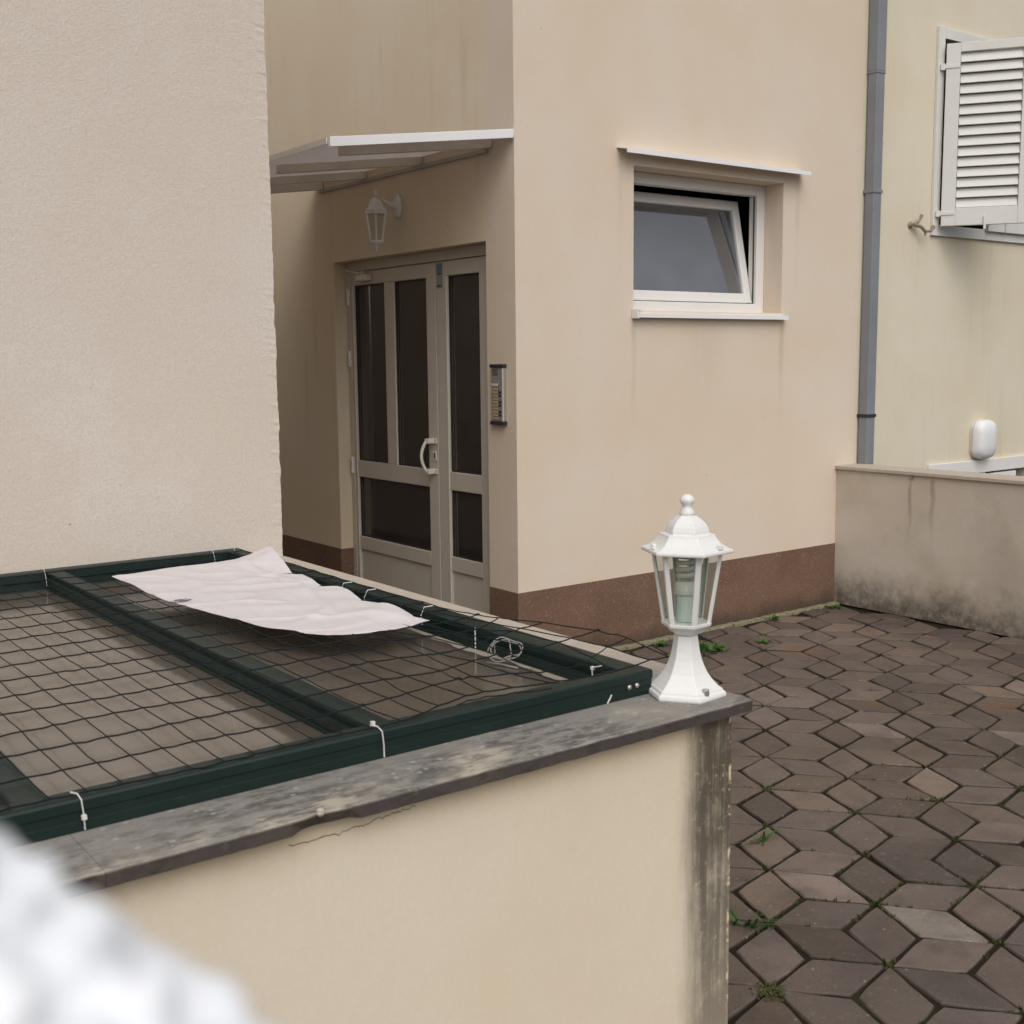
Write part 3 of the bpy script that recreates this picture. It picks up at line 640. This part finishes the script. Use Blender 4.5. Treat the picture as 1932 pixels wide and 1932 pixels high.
rail_profile((XLW, XR), 'x', None, CT + .0005, ZT, SY0, SY0 + .045, 'front_rail')
rail_profile((XLW, XR), 'x', None, CT - .03, ZT, SY1, SY1 - .045, 'back_rail')
rail_profile((SY0 + .0455, SY1 - .0455), 'y', None, CT + .0005, ZT - .0008, XR, XR - .055, 'side_rail')
MB().box(XR - .062, XR - .0555, SY0 + .046, SY1 - .046, ZG - .02, ZT - .03).build('side_rail_lip', M_green, sk)
for xm in (-2.566, -3.172, -3.778, -4.384):
    b = MB(); y0_, y1_ = SY0 + .046, SY1 - .046
    prof = [(-.030, ZG - .02), (-.030, ZG + .008), (-.026, ZG + .008), (-.026, ZG + .018), (-.031, ZG + .022), (-.031, ZG + .034), (-.022, ZG + .036), (-.022, ZG + .044), (-.026, ZG + .046), (-.026, ZT - .006), (-.022, ZT - .004), (.022, ZT - .004), (.026, ZT - .007), (.026, ZG - .02)]
    n = len(prof); b.add([(xm + a, y, z) for y in (y0_, y1_) for a, z in prof], [tuple(range(n)), tuple(range(n, 2 * n))] + [(i, (i + 1) % n, n + (i + 1) % n, n + i) for i in range(n)])
    b.build('mullion', M_green, sk)
for x0, x1 in ((-2.538, XR - .064), (-3.14, -2.598), (-3.746, -3.205), (-4.35, -3.81)):
    MB().box(x0, x1, SY0 + .047, SY1 - .047, ZG - .008, ZG).build('glass_pane', M_glass_sky, sk)
for u, v in ((1187, 1297), (1201, 1293)):
    p = px(u, v, 'y', SY0); MB().lathe([(.0055, -.002), (.0055, .002), (.003, .004)], 12, Matrix.Translation((p.x, SY0 - .0005, p.z)) @ Matrix.Rotation(R(90), 4, 'X')).build('screw', M_metal, sk)
b = MB(); rr = random.Random(9); N_ = 130; q = []; wd = .012
for i in range(N_ + 1):
    yy = SY0 + .05 + 1.65 * i / N_; wd = max(.003, min(.03, wd + rr.gauss(0, .003))); q += [(XR - .0641, yy, ZG + .004), (XR - .064 - wd * .5, yy, ZG + .003), (XR - .064 - wd, yy, ZG + .0002)]
b.add(q, [f for i in range(N_) for f in ((3 * i, 3 * i + 1, 3 * i + 4, 3 * i + 3), (3 * i + 1, 3 * i + 2, 3 * i + 5, 3 * i + 4))])
b.build('silt_line', mat_simple('silt', (.30, .26, .205), .95), sk, fix=False)

# ================================================================== NET
nr = random.Random(11)
def smooth_noise(seed):
    r_ = np.random.RandomState(seed); ph = r_.rand(8) * 6.28; fx = r_.uniform(1.5, 9, 8); fy = r_.uniform(1.5, 9, 8); am = 1 / np.arange(1, 9)
    return lambda x, y: float(np.sum(am * np.sin(fx * x + fy * y + ph)) / 2.2)
n_x, n_y, n_z, n_z2 = smooth_noise(1), smooth_noise(2), smooth_noise(3), smooth_noise(4)
def net_pt(i, j):
    x = -1.885 - i * .0552; y = -3.005 + j * .124
    x -= .062 * max(0., min(1., (y + 2.75) / .45)) * max(0., min(1., (x + 2.3) / .4))
    k = max(0., min(1., (x + 2.62) / .35)); fr = max(0., min(1., (-2.30 - y) / .22)); k *= .25 + .75 * fr
    # right part hangs looser and is skewed
    y += k * (.020 * math.sin(j * 2.1 + i * .8) + .045 * n_y(x * 2.2, y * 1.6)) + .006 * n_y(x * 3, y * 3) - .012 * (x + 2.9) ** 2 * (1 - k)
    x += k * (.016 * math.sin(i * 2.3 + j * 1.1) + .024 * n_x(x * 1.4, y * 2.5)) + .003 * n_x(x * 2, y * 3)
    k2 = max(0., min(1., (x + 2.02) / .10)) * fr
    z = ZT + .0035 + .001 * abs(n_z(x * 3, y * 3)) + fr * k * (.008 + .010 * n_z2(x * 2.3, y * 2.6)) + k2 * .016
    y = min(max(y, SY0 - .004), SY1 - .006)
    return Vector((x, y, max(z, ZT + .002)))
net = MB(); NI, NJ = 44, 16
def seg_curve(ptsl, r):
    out = []
    for a, b in zip(ptsl[:-1], ptsl[1:]):
        for s in range(3):
            p = a.lerp(b, s / 3); 
            if s: p = p + Vector((nr.gauss(0, .0008), nr.gauss(0, .0008), nr.gauss(0, .0005) - .0012))
            out.append(p)
    out.append(ptsl[-1]); net.tube(out, r, 4)
for j in range(NJ + 1): seg_curve([net_pt(i, j) for i in range(NI)], .0016)
for i in range(NI): seg_curve([net_pt(i, j) for j in range(NJ + 1)], .0014)
for i in range(0, 13):
    for j in range(0, NJ + 1):
        if nr.random() < .04: p = net_pt(i, j); net.tube([p + Vector((-.006, 0, 0)), p + Vector((0, .002, .002)), p + Vector((.007, -.001, .0))], .002, 4)
# loose hem hanging over the front-right and rear rails
seg_curve([net_pt(i, 0) + Vector((0, -.004 - .003 * nr.random(), -.006 - .006 * nr.random())) for i in range(6, 30)], .0014)
no = net.build('safety_net', M_net, fix=False); tag(no, 'dark green cord netting stretched over the skylight frame', 'net')

# ================================================================== TOWEL
def towel():
    U, V = 130, 110
    top = [(-2.477, -1.241), (-2.36, -1.232), (-2.24, -1.225), (-2.08, -1.215), (-1.945, -1.205)]       # back edge, left to right
    rgt = [(-1.945, -1.205), (-2.005, -1.45), (-2.020, -1.56), (-2.045, -1.737), (-2.035, -1.85), (-2.06, -2.039), (-2.065, -2.18), (-2.052, -2.345)]
    bot = [(-2.33, -2.330), (-2.24, -2.374), (-2.16, -2.376), (-2.052, -2.345)]
    lef = [(-2.477, -1.241), (-2.474, -1.40), (-2.484, -1.643), (-2.466, -1.80), (-2.449, -1.933), (-2.425, -2.06), (-2.409, -2.16), (-2.33, -2.330)]
    def ev(pl, t):
        s = t * (len(pl) - 1); i = min(int(s), len(pl) - 2); f = s - i; a = Vector(pl[max(i - 1, 0)]); b = Vector(pl[i]); c = Vector(pl[i + 1]); d = Vector(pl[min(i + 2, len(pl) - 1)])
        return .5 * ((2 * b) + (c - a) * f + (2 * a - 5 * b + 4 * c - d) * f * f + (3 * b - a - 3 * c + d) * f ** 3)
    v = []
    nz1, nz2 = smooth_noise(21), smooth_noise(22)
    for jv in range(V + 1):
        t = jv / V
        for iu in range(U + 1):
            s = iu / U
            p = (1 - t) * ev(top, s) + t * ev(bot, s) + (1 - s) * ev(lef, t) + s * ev(rgt, t) - ((1 - s) * (1 - t) * Vector(top[0]) + s * (1 - t) * Vector(top[-1]) + (1 - s) * t * Vector(bot[0]) + s * t * Vector(bot[-1]))
            edge = min(s, 1 - s, t, 1 - t)
            rg = lambda n_, e: max(0., 1 - abs(n_) * 1.5) ** e
            wv = math.sin(15 * (.75 * p.x - .55 * p.y) + 2.6 * nz1(p.x * 1.1, p.y * .9)); w2 = math.sin(24 * (.5 * p.x + .6 * p.y) + 3.2 * nz2(p.x * 1.2, p.y * 1.0))
            fold = .0125 * max(0., wv) ** 2.2 * (.35 + .65 * s) + .0090 * max(0., w2) ** 3 * (.25 + .75 * t) + .0022 * nz1(p.x * 3.2, p.y * 2.4) + .0060 * rg(nz2(p.x * 2.4 + 1, p.y * 2.0), 6)
            z = ZT + .0078 + fold * min(1, .35 + edge * 9) - .0015 * abs(math.sin(p.x / .0552 * math.pi) * math.sin(p.y / .124 * math.pi))
            z += .012 * math.exp(-((t - .04) / .04) ** 2) * (s ** 1.5)           # turned-up back hem
            z += .030 * math.exp(-((s - 1) ** 2 + (t) ** 2) / .018)              # corner resting on the rail
            z += .009 * math.exp(-((s - .72 - .12 * math.sin(t * 5)) / .035) ** 2) * (t > .05) * min(1, t * 4) * (1 - t)
            z += .007 * math.exp(-((t - .78 + .25 * (s - .5)) / .03) ** 2) * math.sin(s * math.pi)
            z += .007 * math.exp(-((t - .60 - .25 * (s - .3)) / .035) ** 2) * math.sin(s * math.pi) ** 2
            z += .008 * math.sin(t * 26 + 2 * math.sin(s * 4)) * max(0, s - .8) * 4
            if t > .93: z -= .004
            v.append((p.x, p.y, z))
    W = U + 1; b = MB(); b.add(v, [(j * W + i, j * W + i + 1, (j + 1) * W + i + 1, (j + 1) * W + i) for j in range(V) for i in range(U)])
    o = b.build('towel', M_cloth, smooth=True, fix=False)
    md = o.modifiers.new('thickness', 'SOLIDIFY'); md.thickness = .0018; md.offset = 1
    sb = o.modifiers.new('subdivision', 'SUBSURF'); sb.levels = sb.render_levels = 1
    tag(o, 'crumpled white cotton towel spread over the netting near the left wall', 'towel')
towel()

# ================================================================== CABLE TIES
def tie(label, pts, r=.0019, knot=None):
    b = MB(); b.tube(pts, r, 6, flat=.55)
    if knot: k = Vector(knot); b.box(k.x - .0035, k.x + .0035, k.y - .003, k.y + .003, k.z - .003, k.z + .004)
    o = b.build('cable_tie', M_zip); tag(o, label, 'cable tie', 'white cable ties fastening the net'); return o
def front_tie(u, label, tail=True, knot=.5):
    p = px(u, 1385, 'z', ZT); x = p.x; y = SY0 - .006; r_ = random.Random(int(u)); dx = r_.uniform(-.004, .006)
    pts = [(x - .004, SY0 + .02, ZT + .006), (x, SY0 + .004, ZT + .007), (x + .0005, y + .001, ZT + .001), (x + dx * .4, y - .002, ZT - .02), (x + dx, y - .001, CT + .003)]
    tie(label, pts  , .0016, (x + dx * .5, y - .003, ZT - .02 - .012 * knot) if tail else (x - .003, SY0 + .012, ZT + .009))
p = px(147, 1500, 'z', ZT); 
def ftie(p, label, knot_top):
    x = p.x; y = SY0 - .0075
    pts = [(x - .006, SY0 + .022, ZT + .005), (x - .001, SY0 + .004, ZT + .007), (x + .001, y, ZT + .0005), (x + .003, y - .001, ZT - .022), (x + .004, y, CT + .003)]
    tie(label, pts  , .0016, (x - .004, SY0 + .016, ZT + .010) if knot_top else (x + .003, y - .002, ZT - .027))
ftie(px(150, 1520, 'y', SY0), 'white cable tie round the front green rail at the lower left', False)
ftie(px(716, 1380, 'y', SY0), 'white cable tie round the front green rail below the middle mullion', True)
p = px(1118, 1268, 'z', ZT)
tie('short upright cable tie inside the skylight corner near the lantern', [(p.x, p.y, ZG + .03), (p.x - .001, p.y, ZT + .004), (p.x + .004, p.y - .002, ZT + .010), (p.x + .018, p.y - .008, ZT + .012)], .0018, (p.x, p.y, ZT + .008))
p = px(1150, 1322, 'y', SY0 - .008)
tie('cable tie end sticking out under the front rail beside the lantern', [(p.x - .004, p.y + .002, p.z - .006), (p.x, p.y, p.z + .002), (p.x + .004, p.y - .002, p.z + .012)], .0016)
for (ua, va), (ub, vb), lab in (((80, 1066), (88, 1098), 'cable tie on the rear green rail at the far left'), ((398, 1036), (406, 1058), 'cable tie on the rear green rail behind the towel, left of two'), ((440, 1037), (432, 1058), 'cable tie on the rear green rail behind the towel, right of two')):
    a = px(ua, va, 'y', SY1 - .03); c = px(ub, vb, 'y', SY1 - .052); tie(lab, [(a.x, SY1 - .02, ZT + .006), (a.x, SY1 - .044, ZT + .006), (a.x * .5 + c.x * .5, SY1 - .053, ZT - .015), (c.x, SY1 - .053, ZT - .045)], .0015)
for u, v, lab in ((648, 1120, 'cable tie on the right green rail, farthest beside the towel'), (692, 1108, 'cable tie looped over the right green rail beside the towel'), (800, 1172, 'cable tie on the right green rail just past the towel corner')):
    p = px(u, v, 'x', XR - .055); y = p.y
    tie(lab, [(XR - .02, y + .01, ZT + .006), (XR - .05, y + .006, ZT + .007), (XR - .064, y, ZT - .012), (XR - .066, y - .008, ZT - .035)], .0015)
p = px(897, 1218, 'x', XR - .07)
tie('straight cable tie tail standing upright left of the cable coil', [(p.x, p.y, ZG + .002), (p.x, p.y, ZG + .03), (p.x + .001, p.y + .002, ZG + .058)], .0016)
# coil of cable
pc = px(952, 1224, 'x', -2.03); b = MB(); r_ = random.Random(4)
for k in range(3):
    tl = R((58, 40, 66, 28)[k]); az = R((-48, -8, -80, 30)[k]); Mx = Matrix.Translation((pc.x + r_.uniform(-.008, .008), pc.y + r_.uniform(-.01, .01), pc.z)) @ Matrix.Rotation(az, 4, 'Z') @ Matrix.Rotation(tl, 4, 'X')
    rad = (.033, .029, .025, .031)[k]; b.tube([Mx @ Vector((rad * (1.2 + .16 * math.sin(2 * a + k * 2.1)) * math.cos(a), rad * (.85 + .14 * math.cos(3 * a + k)) * math.sin(a),   .003 * math.sin(3 * a))) for a in [i * 2 * math.pi / 28 for i in range(28)]], .0017, 5, closed=True)
b.tube([(pc.x - .03, pc.y + .03, ZG + .006), (pc.x - .01, pc.y, ZG + .004), (pc.x + .0, pc.y - .05, ZG + .004)], .002, 5)
o = b.build('cable_coil', M_cable, smooth=True); tag(o, 'small tangled coil of pale cable lying on the skylight glass', 'cable')

# ================================================================== INTERCOM
ic = thing('intercom_panel', 'narrow metal intercom panel with bell buttons beside entrance door', 'intercom', (-.001, .137, 1.41))
MB().box(-.020, -.0005, .083, .190, 1.275, 1.548).build('housing', M_inter, ic, bevel=.002)
MB().box(-.026, -.0004, .078, .195, 1.5483, 1.566).build('end_cap', M_gasket, ic, bevel=.002); MB().box(-.026, -.0004, .078, .195, 1.256, 1.2747).build('end_cap', M_gasket, ic, bevel=.002)
MB().box(-.024, -.0202, .083, .090, 1.276, 1.547).build('edge_strip', M_plate, ic)
b = MB()
for k in range(6): b.box(-.0212, -.0201, .130, .178, 1.508 + k * .006, 1.5105 + k * .006)
b.build('speaker_grille', M_ink, ic); MB().box(-.0215, -.0201, .128, .183, 1.455, 1.468).build('light_plate', M_plate, ic)
for k in range(10): MB().box(-.0225, -.0201, .133, .172, 1.284 + k * .0165, 1.294 + k * .0165).build('bell_button', M_amber, ic, bevel=.001)
for k in range(10): MB().box(-.0215, -.0201, .103, .124, 1.284 + k * .0165, 1.295 + k * .0165).build('name_plate', M_gasket if k % 3 else M_pipe, ic)

# ================================================================== RIGHT HOUSE
rh = thing('right_house', 'yellowish cream house wall with white shuttered window right of the downpipe', 'building', (2.8, 0, 0))
SXA, SXB, SZA, SZB = 3.548, 4.85, 2.452, 3.66
BX0, BX1, BZ0, BZ1 = 3.62, 4.80, .2, .742
mb = MB(); 
mb.box(XE + .001, SXA, 0, T, 0, H); mb.box(SXB, 9, 0, T, 0, H); mb.box(SXA, SXB, 0, T, SZB, H); mb.box(SXA, SXB, 0, T, BZ1, SZA); mb.box(SXA, BX0, 0, T, 0, BZ1); mb.box(BX1, SXB, 0, T, 0, BZ1); mb.box(BX0, BX1, 0, T, 0, BZ0)
mb.build('wall', M_house, rh); MB().box(XE + .01, 8.9, T, 7, H - .2, H - .01).build('roof_slab', M_stone2, rh)
room(SXA - .2, SXB + .2, T + .001, T + .9, SZA - .2, SZB + .1, 'interior_room', rh)
room(BX0 - .05, BX1 + .05, T + .001, T + .6, 0, BZ1 + .05, 'basement_room', rh)
sf = MB(); sf.box(SXA - .066, SXA + .004, -.022, -.0003, SZA - .072, SZB + .06); sf.box(SXB - .004, SXB + .06, -.022, -.0003, SZA - .072, SZB + .06); sf.box(SXA + .004, SXB - .004, -.022, -.0003, SZA - .072, SZA); sf.box(SXA + .004, SXB - .004, -.022, -.0003, SZB - .01, SZB + .06)
sf.box(SXA + .004, SXA + .012, 0, .1, SZA, SZB); sf.box(SXA, SXB, 0, .18, SZA - .02, SZA - .0005)
sw_ = sf.build('shuttered_window', M_shutter, rh, bevel=.003); sw_['label'] = 'white louvred shutter window with left leaf swung open'
# left leaf, swung out
ML = Matrix.Translation((3.533, -.040, 0)) @ Matrix.Rotation(R(-55), 4, 'Z')
LZ0, LZ1, LW = 2.438, 3.605, .60; lv0, lv1, lz0, lz1 = .092, .475, 2.552, 3.548
MB().box(0.004, lv0, -.018, .018, LZ0, LZ1, ML).box(lv1, LW, -.018, .018, LZ0, LZ1, ML).box(lv0, lv1, -.018, .018, LZ0, lz0, ML).box(lv0, lv1, -.018, .018, lz1, LZ1, ML).build('shutter_leaf', M_shutter, sw_, bevel=.003)
ns_ = 15; pit = (lz1 - lz0) / ns_
for k in range(ns_):
    zc_ = lz0 + pit * (k + .5); Mk = ML @ Matrix.Translation((0, 0, zc_)) @ Matrix.Rotation(R(-24), 4, 'X')
    MB().box(lv0 + .003, lv1 - .003, -.004, .004, -pit * .53, pit * .47, Mk).build('louvre', M_shutter, sw_)
MB().box(lv0, lv1, .0185, .0195, lz0, lz1, ML).build('louvre_shade_sheet', mat_simple('shutter_shade', (.16, .15, .13), .9), sw_)  # dark sheet added behind the slats, standing in for shade in their gaps
for zz_ in (3.46, 2.52):
    MB().box(-.022, .088, -.0235, -.0185, zz_ - .012, zz_ + .012, ML).box(-.03, .0, -.024, .012, zz_ - .02, zz_ + .02, ML).build('strap_hinge', M_shutter, sw_, bevel=.002)
MB().box(.27, .285, -.030, -.0185, LZ0 - .03, LZ0 + .055, ML).build('latch', M_shutter, sw_)
# right leaf, closed
RX0, RX1 = 4.10, 4.845
MB().box(RX0, RX0 + .09, -.05, -.023, LZ0, LZ1).box(RX1 - .09, RX1, -.05, -.023, LZ0, LZ1).box(RX0 + .09, RX1 - .09, -.05, -.023, LZ0, LZ0 + .11).box(RX0 + .09, RX1 - .09, -.05, -.023, LZ1 - .06, LZ1).box(RX0 + .09, RX1 - .09, -.036, -.030, LZ0 + .11, LZ1 - .06).build('shutter_leaf', M_shutter, sw_, bevel=.003)
MB().box(RX0 + .20, RX0 + .22, -.062, -.0505, LZ0 + .0, LZ0 + .07).build('latch', M_shutter, sw_)
# holdback
hb = thing('shutter_holdback', 'small bronze shutter holdback catch on wall left of the shutter', 'catch', (3.30, 0, 2.44))
MB().lathe([(.022, 0), (.024, .004), (.012, .010), (.010, .03)], 10, Matrix.Translation((3.255, -.0005, 2.435)) @ Matrix.Rotation(R(90), 4, 'X')).build('wall_plate', M_bronze, hb)
MB().tube([(3.255, -.030, 2.435), (3.29, -.040, 2.455), (3.305, -.045, 2.475), (3.318, -.046, 2.498)], [.011, .010, .008, .013], 8).build('hook', M_bronze, hb)
MB().tube([(3.255, -.028, 2.437), (3.315, -.045, 2.425), (3.35, -.055, 2.395), (3.40, -.062, 2.40), (3.425, -.064, 2.43)], [.013, .012, .011, .009, .015], 8).tube([(3.35, -.053, 2.40), (3.352, -.055, 2.365)], [.010, .004], 7).build('catch_arm', M_bronze, hb)
# bulkhead light
bl = thing('bulkhead_light', 'white rounded plastic bulkhead light on wall above the basement window', 'wall lamp', (4.2, 0, 1.0))
def rrect(wd, ht, r, n=6):
    out = []
    for cx_, cz_, a in ((wd / 2 - r, ht / 2 - r, 0), (-wd / 2 + r, ht / 2 - r, 90), (-wd / 2 + r, -ht / 2 + r, 180), (wd / 2 - r, -ht / 2 + r, 270)):
        for k in range(n + 1): an = R(a + 90 * k / n); out.append((cx_ + r * math.cos(an), cz_ + r * math.sin(an)))
    return out
def loft(rings, name, mat, parent, center):
    b = MB(); n = len(rings[0][0]); v = []
    for ring, d in rings: v += [(center[0] + a, -d, center[2] + c) for a, c in ring]
    fs = [(j * n + k, j * n + (k + 1) % n, (j + 1) * n + (k + 1) % n, (j + 1) * n + k) for j in range(len(rings) - 1) for k in range(n)] + [tuple(range(n)), tuple((len(rings) - 1) * n + k for k in range(n))]
    b.add(v, fs); o = b.build(name, mat, parent, smooth=True); return o
cb = (4.16, 0, .985)
loft([(rrect(.22, .27, .075), .0005), (rrect(.22, .27, .075), .018)], 'back_plate', M_upvc, bl, cb)
loft([(rrect(.228, .278, .08), .0182), (rrect(.23, .28, .08), .035), (rrect(.226, .276, .08), .06), (rrect(.208, .256, .075), .082), (rrect(.16, .20, .06), .096), (rrect(.08, .10, .03), .102)], 'diffuser', mat_paint('opal_plastic', (.74, .74, .745), .35, .05), bl, cb)
# basement window surround
bw = MB(); bw.box(3.545, 4.9, -.02, -.0003, .742, .835); bw.box(3.545, 3.62, -.02, -.0003, .15, .742); bw.box(4.80, 4.9, -.02, -.0003, .15, .742)
bwo = bw.build('basement_window', M_upvc, rh, bevel=.003)
MB().box(4.27, 4.65, -.018, .02, .25, .727).build('sash', M_upvc, bwo, bevel=.003); MB().box(3.64, 4.24, -.018, .02, .25, .738).build('sash', M_upvc, bwo, bevel=.003)

# ---- downpipe
dp = thing('downpipe', 'grey square metal rainwater downpipe on wall between window and shutter', 'pipe', (2.8, 0, 0))
MB().box(2.757, 2.838, -.078, -.012, 0, 3.335).build('pipe', M_pipe, dp, bevel=.004); MB().box(2.7545, 2.8405, -.0805, -.010, 3.3352, H).build('pipe', M_pipe, dp, bevel=.004)
MB().box(2.753, 2.842, -.082, -.009, 3.322, 3.3349).build('joint_collar', M_pipe, dp, bevel=.002)
for z_ in (2.60, 1.195):
    MB().box(2.751, 2.844, -.084, -.0003, z_, z_ + .02).box(2.844, 2.866, -.02, -.0003, z_ - .006, z_ + .026).build('bracket', M_pipe if z_ > 2 else M_gasket, dp, bevel=.002)

# ---- parapet
pw = thing('parapet_wall', 'low grime-stained plaster parapet wall running from house corner to the right', 'wall', (2.65, -1.5, 0))
MB().box(2.563, 2.76, -8, -.001, 0, .872).build('wall', M_parapet, pw, bevel=.003)
yy = -.0015
for L_ in (.93, .93, .93, .93, .93): MB().box(2.545, 2.78, yy - L_ + .0015, yy, .8722, .8945).build('coping_slab', M_stone2, pw, bevel=.003); yy -= L_
MB().box(2.553, 2.5628, -.565, -.545, .845, .8718).build('drip_tab', M_pipe, pw)

# ================================================================== WEEDS AND MOSS
def weed(loc, label, n, ln, wd, up=.6, seed=0, mat=M_leaf, grass=False):
    r_ = random.Random(seed); b = MB()
    for k in range(n):
        a = r_.uniform(0, 6.28); L_ = ln * r_.uniform(.5, 1.1); el = r_.uniform(.25, 1.2) * up; p = Vector(loc) + Vector((r_.gauss(0, wd), r_.gauss(0, wd), 0)); d = Vector((math.cos(a), math.sin(a), 0)); s = Vector((-d.y, d.x, 0)); w0 = L_ * (.05 if grass else .22)
        prev = None; q = []
        for i in range(5):
            t = i / 4; c = p + d * (L_ * t * math.cos(el) * (1 + .3 * t)) + Vector((0, 0, L_ * math.sin(el) * (t - .45 * t * t))); wv = w0 * (math.sin(math.pi * min(1, t * .9 + .1)) if not grass else (1 - t * .9)); q += [c + s * wv, c - s * wv]
        b.add(q, [(2 * i, 2 * i + 1, 2 * i + 3, 2 * i + 2) for i in range(4)])
    o = b.build('weed', mat, fix=False, smooth=True); tag(o, label, 'weed', 'weeds in the paving joints'); return o
weed(px(1335, 1224, 'z', 0), 'leafy green weed clump on paving just right of the lantern stem', 70, .06, .035, .8, 1)
weed(px(1440, 1212, 'z', 0), 'small green weed in paving joint between clump and parapet', 22, .045, .014, .9, 2)
weed(px(1458, 1168, 'z', .01), 'tiny weed growing from the mortar at the plinth foot', 18, .045, .014, .9, 3)
weed(px(1572, 1146, 'z', 0), 'low weed in the corner between plinth and parapet', 40, .04, .018, .6, 4)
weed(px(1432, 1590, 'z', 0), 'tall thin grass blades in joint just right of the low wall', 12, .12, .01, 1.2, 5, grass=True)
weed(px(1408, 1745, 'z', 0), 'drooping grass tuft beside the low wall near bottom', 12, .13, .02, .9, 6, grass=True)
weed(px(1452, 1872, 'z', 0), 'mossy green tuft in paving joint near bottom of low wall', 150, .014, .018, .8, 7, M_moss)
weed(px(1250, 1218, 'z', 0), 'dark weed behind the lantern on its left side', 30, .045, .015, .8, 8)
ms = MB(); r_ = random.Random(13); nodes = []
for i in range(-12, 13):
    for j in range(-12, 13):
        c = O2 + A2 * i + B2 * j
        for k in range(6):
            e = [(A2 + B2) / 3, (2 * B2 - A2) / 3, (B2 - 2 * A2) / 3, -(A2 + B2) / 3, -(2 * B2 - A2) / 3, -(B2 - 2 * A2) / 3][k]; nodes.append((c, c + e))
mn = smooth_noise(31)
for a, bq in nodes:
    for s in range(16):
        f = (s + r_.random()) / 16; p = a.lerp(bq, f); q = proj((p.x, p.y, 0))
        if q is None or not (1380 < q[0] < 1980 and 1130 < q[1] < 1990) or p.x > 2.5 or p.y > -.1: continue
        dens = (.02 + .35 * max(0, mn(p.x * 1.3, p.y * 1.3) - .1) + (.28 if f < .15 else 0)) * (1.3 if q[1] > 1480 else .35)
        if r_.random() > dens: continue
        for t in range(7):
            h_ = r_.uniform(.003, .009); o_ = Vector((p.x + r_.gauss(0, .005), p.y + r_.gauss(0, .005), -.006)); a_ = r_.uniform(0, 6.28); d = Vector((math.cos(a_), math.sin(a_), 0)) * h_ * .6; s_v = Vector((-d.y, d.x, 0)) * .7
            ms.add([o_ + s_v, o_ - s_v, o_ + d + Vector((0, 0, h_ + .004))], [(0, 1, 2)])
mo = ms.build('joint_moss', M_moss, fix=False); tag(mo, 'moss and tiny grass growing in the paving joints', 'moss', kind='stuff')

# ================================================================== FOREGROUND KNIT
def knit():
    dep = .145
    def at(u, v, d=dep): return CAM + (_F + _R * ((u - 966) / 2228.9) - _U2 * ((v - 966) / 2228.9)) * d
    P0 = at(-260, 1398); P1 = at(905, 2182); rad = .030
    ax = (P1 - P0); Ln = ax.length; ax.normalize(); vw = (at(300, 1760) - CAM).normalized(); side = ax.cross(vw).normalized()
    if (at(0, 1932) - at(300, 1760)).dot(side) < 0: side = -side
    nrm = side.cross(ax).normalized()
    if nrm.dot(vw) > 0: nrm = -nrm
    NA, NB = 150, 64; v = []
    for i in range(NA + 1):
        s = i / NA * Ln; c = P0 + ax * s + side * rad
        for k in range(NB):
            a = 2 * math.pi * k / NB; u = a * rad
            ph = s / .0088 * 2 * math.pi; row = u / .0110 * 2 * math.pi
            fc = max(0., math.sin(a)); bmp = (.0013 + .0075 * fc) * (math.sin(ph + 1.2 * math.sin(row * .5)) * .5 + .5) * (math.sin(row + .8 * math.sin(ph * .5)) * .5 + .5) + .0012 * math.sin(ph * .37 + row * .6)
            r_2 = rad - .0012 - .0055 * fc + bmp; v.append(c + (side * math.cos(a) + nrm * math.sin(a)) * r_2)
    b = MB(); b.add(v, [(i * NB + k, i * NB + (k + 1) % NB, (i + 1) * NB + (k + 1) % NB, (i + 1) * NB + k) for i in range(NA) for k in range(NB)] + [tuple(range(NB)), tuple(NA * NB + k for k in range(NB))])
    # cloth hanging from the roll down to the ground
    c0 = P0 + side * rad * 1.15; c1 = P1 + side * rad * 1.15; hz = Vector((-(c1 - c0).y, (c1 - c0).x, 0)).normalized() * .012
    b.add([c0 + hz, c0 - hz, c1 + hz, c1 - hz, Vector((c0.x, c0.y, 0)) + hz, Vector((c0.x, c0.y, 0)) - hz, Vector((c1.x, c1.y, 0)) + hz, Vector((c1.x, c1.y, 0)) - hz], [(0, 2, 6, 4), (1, 5, 7, 3), (0, 4, 5, 1), (2, 3, 7, 6), (4, 6, 7, 5), (0, 1, 3, 2)])
    o = b.build('knitted_blanket', M_knit, smooth=True); tag(o, 'blurred chunky white knitted blanket edge close to the lens at lower left', 'blanket')
knit()
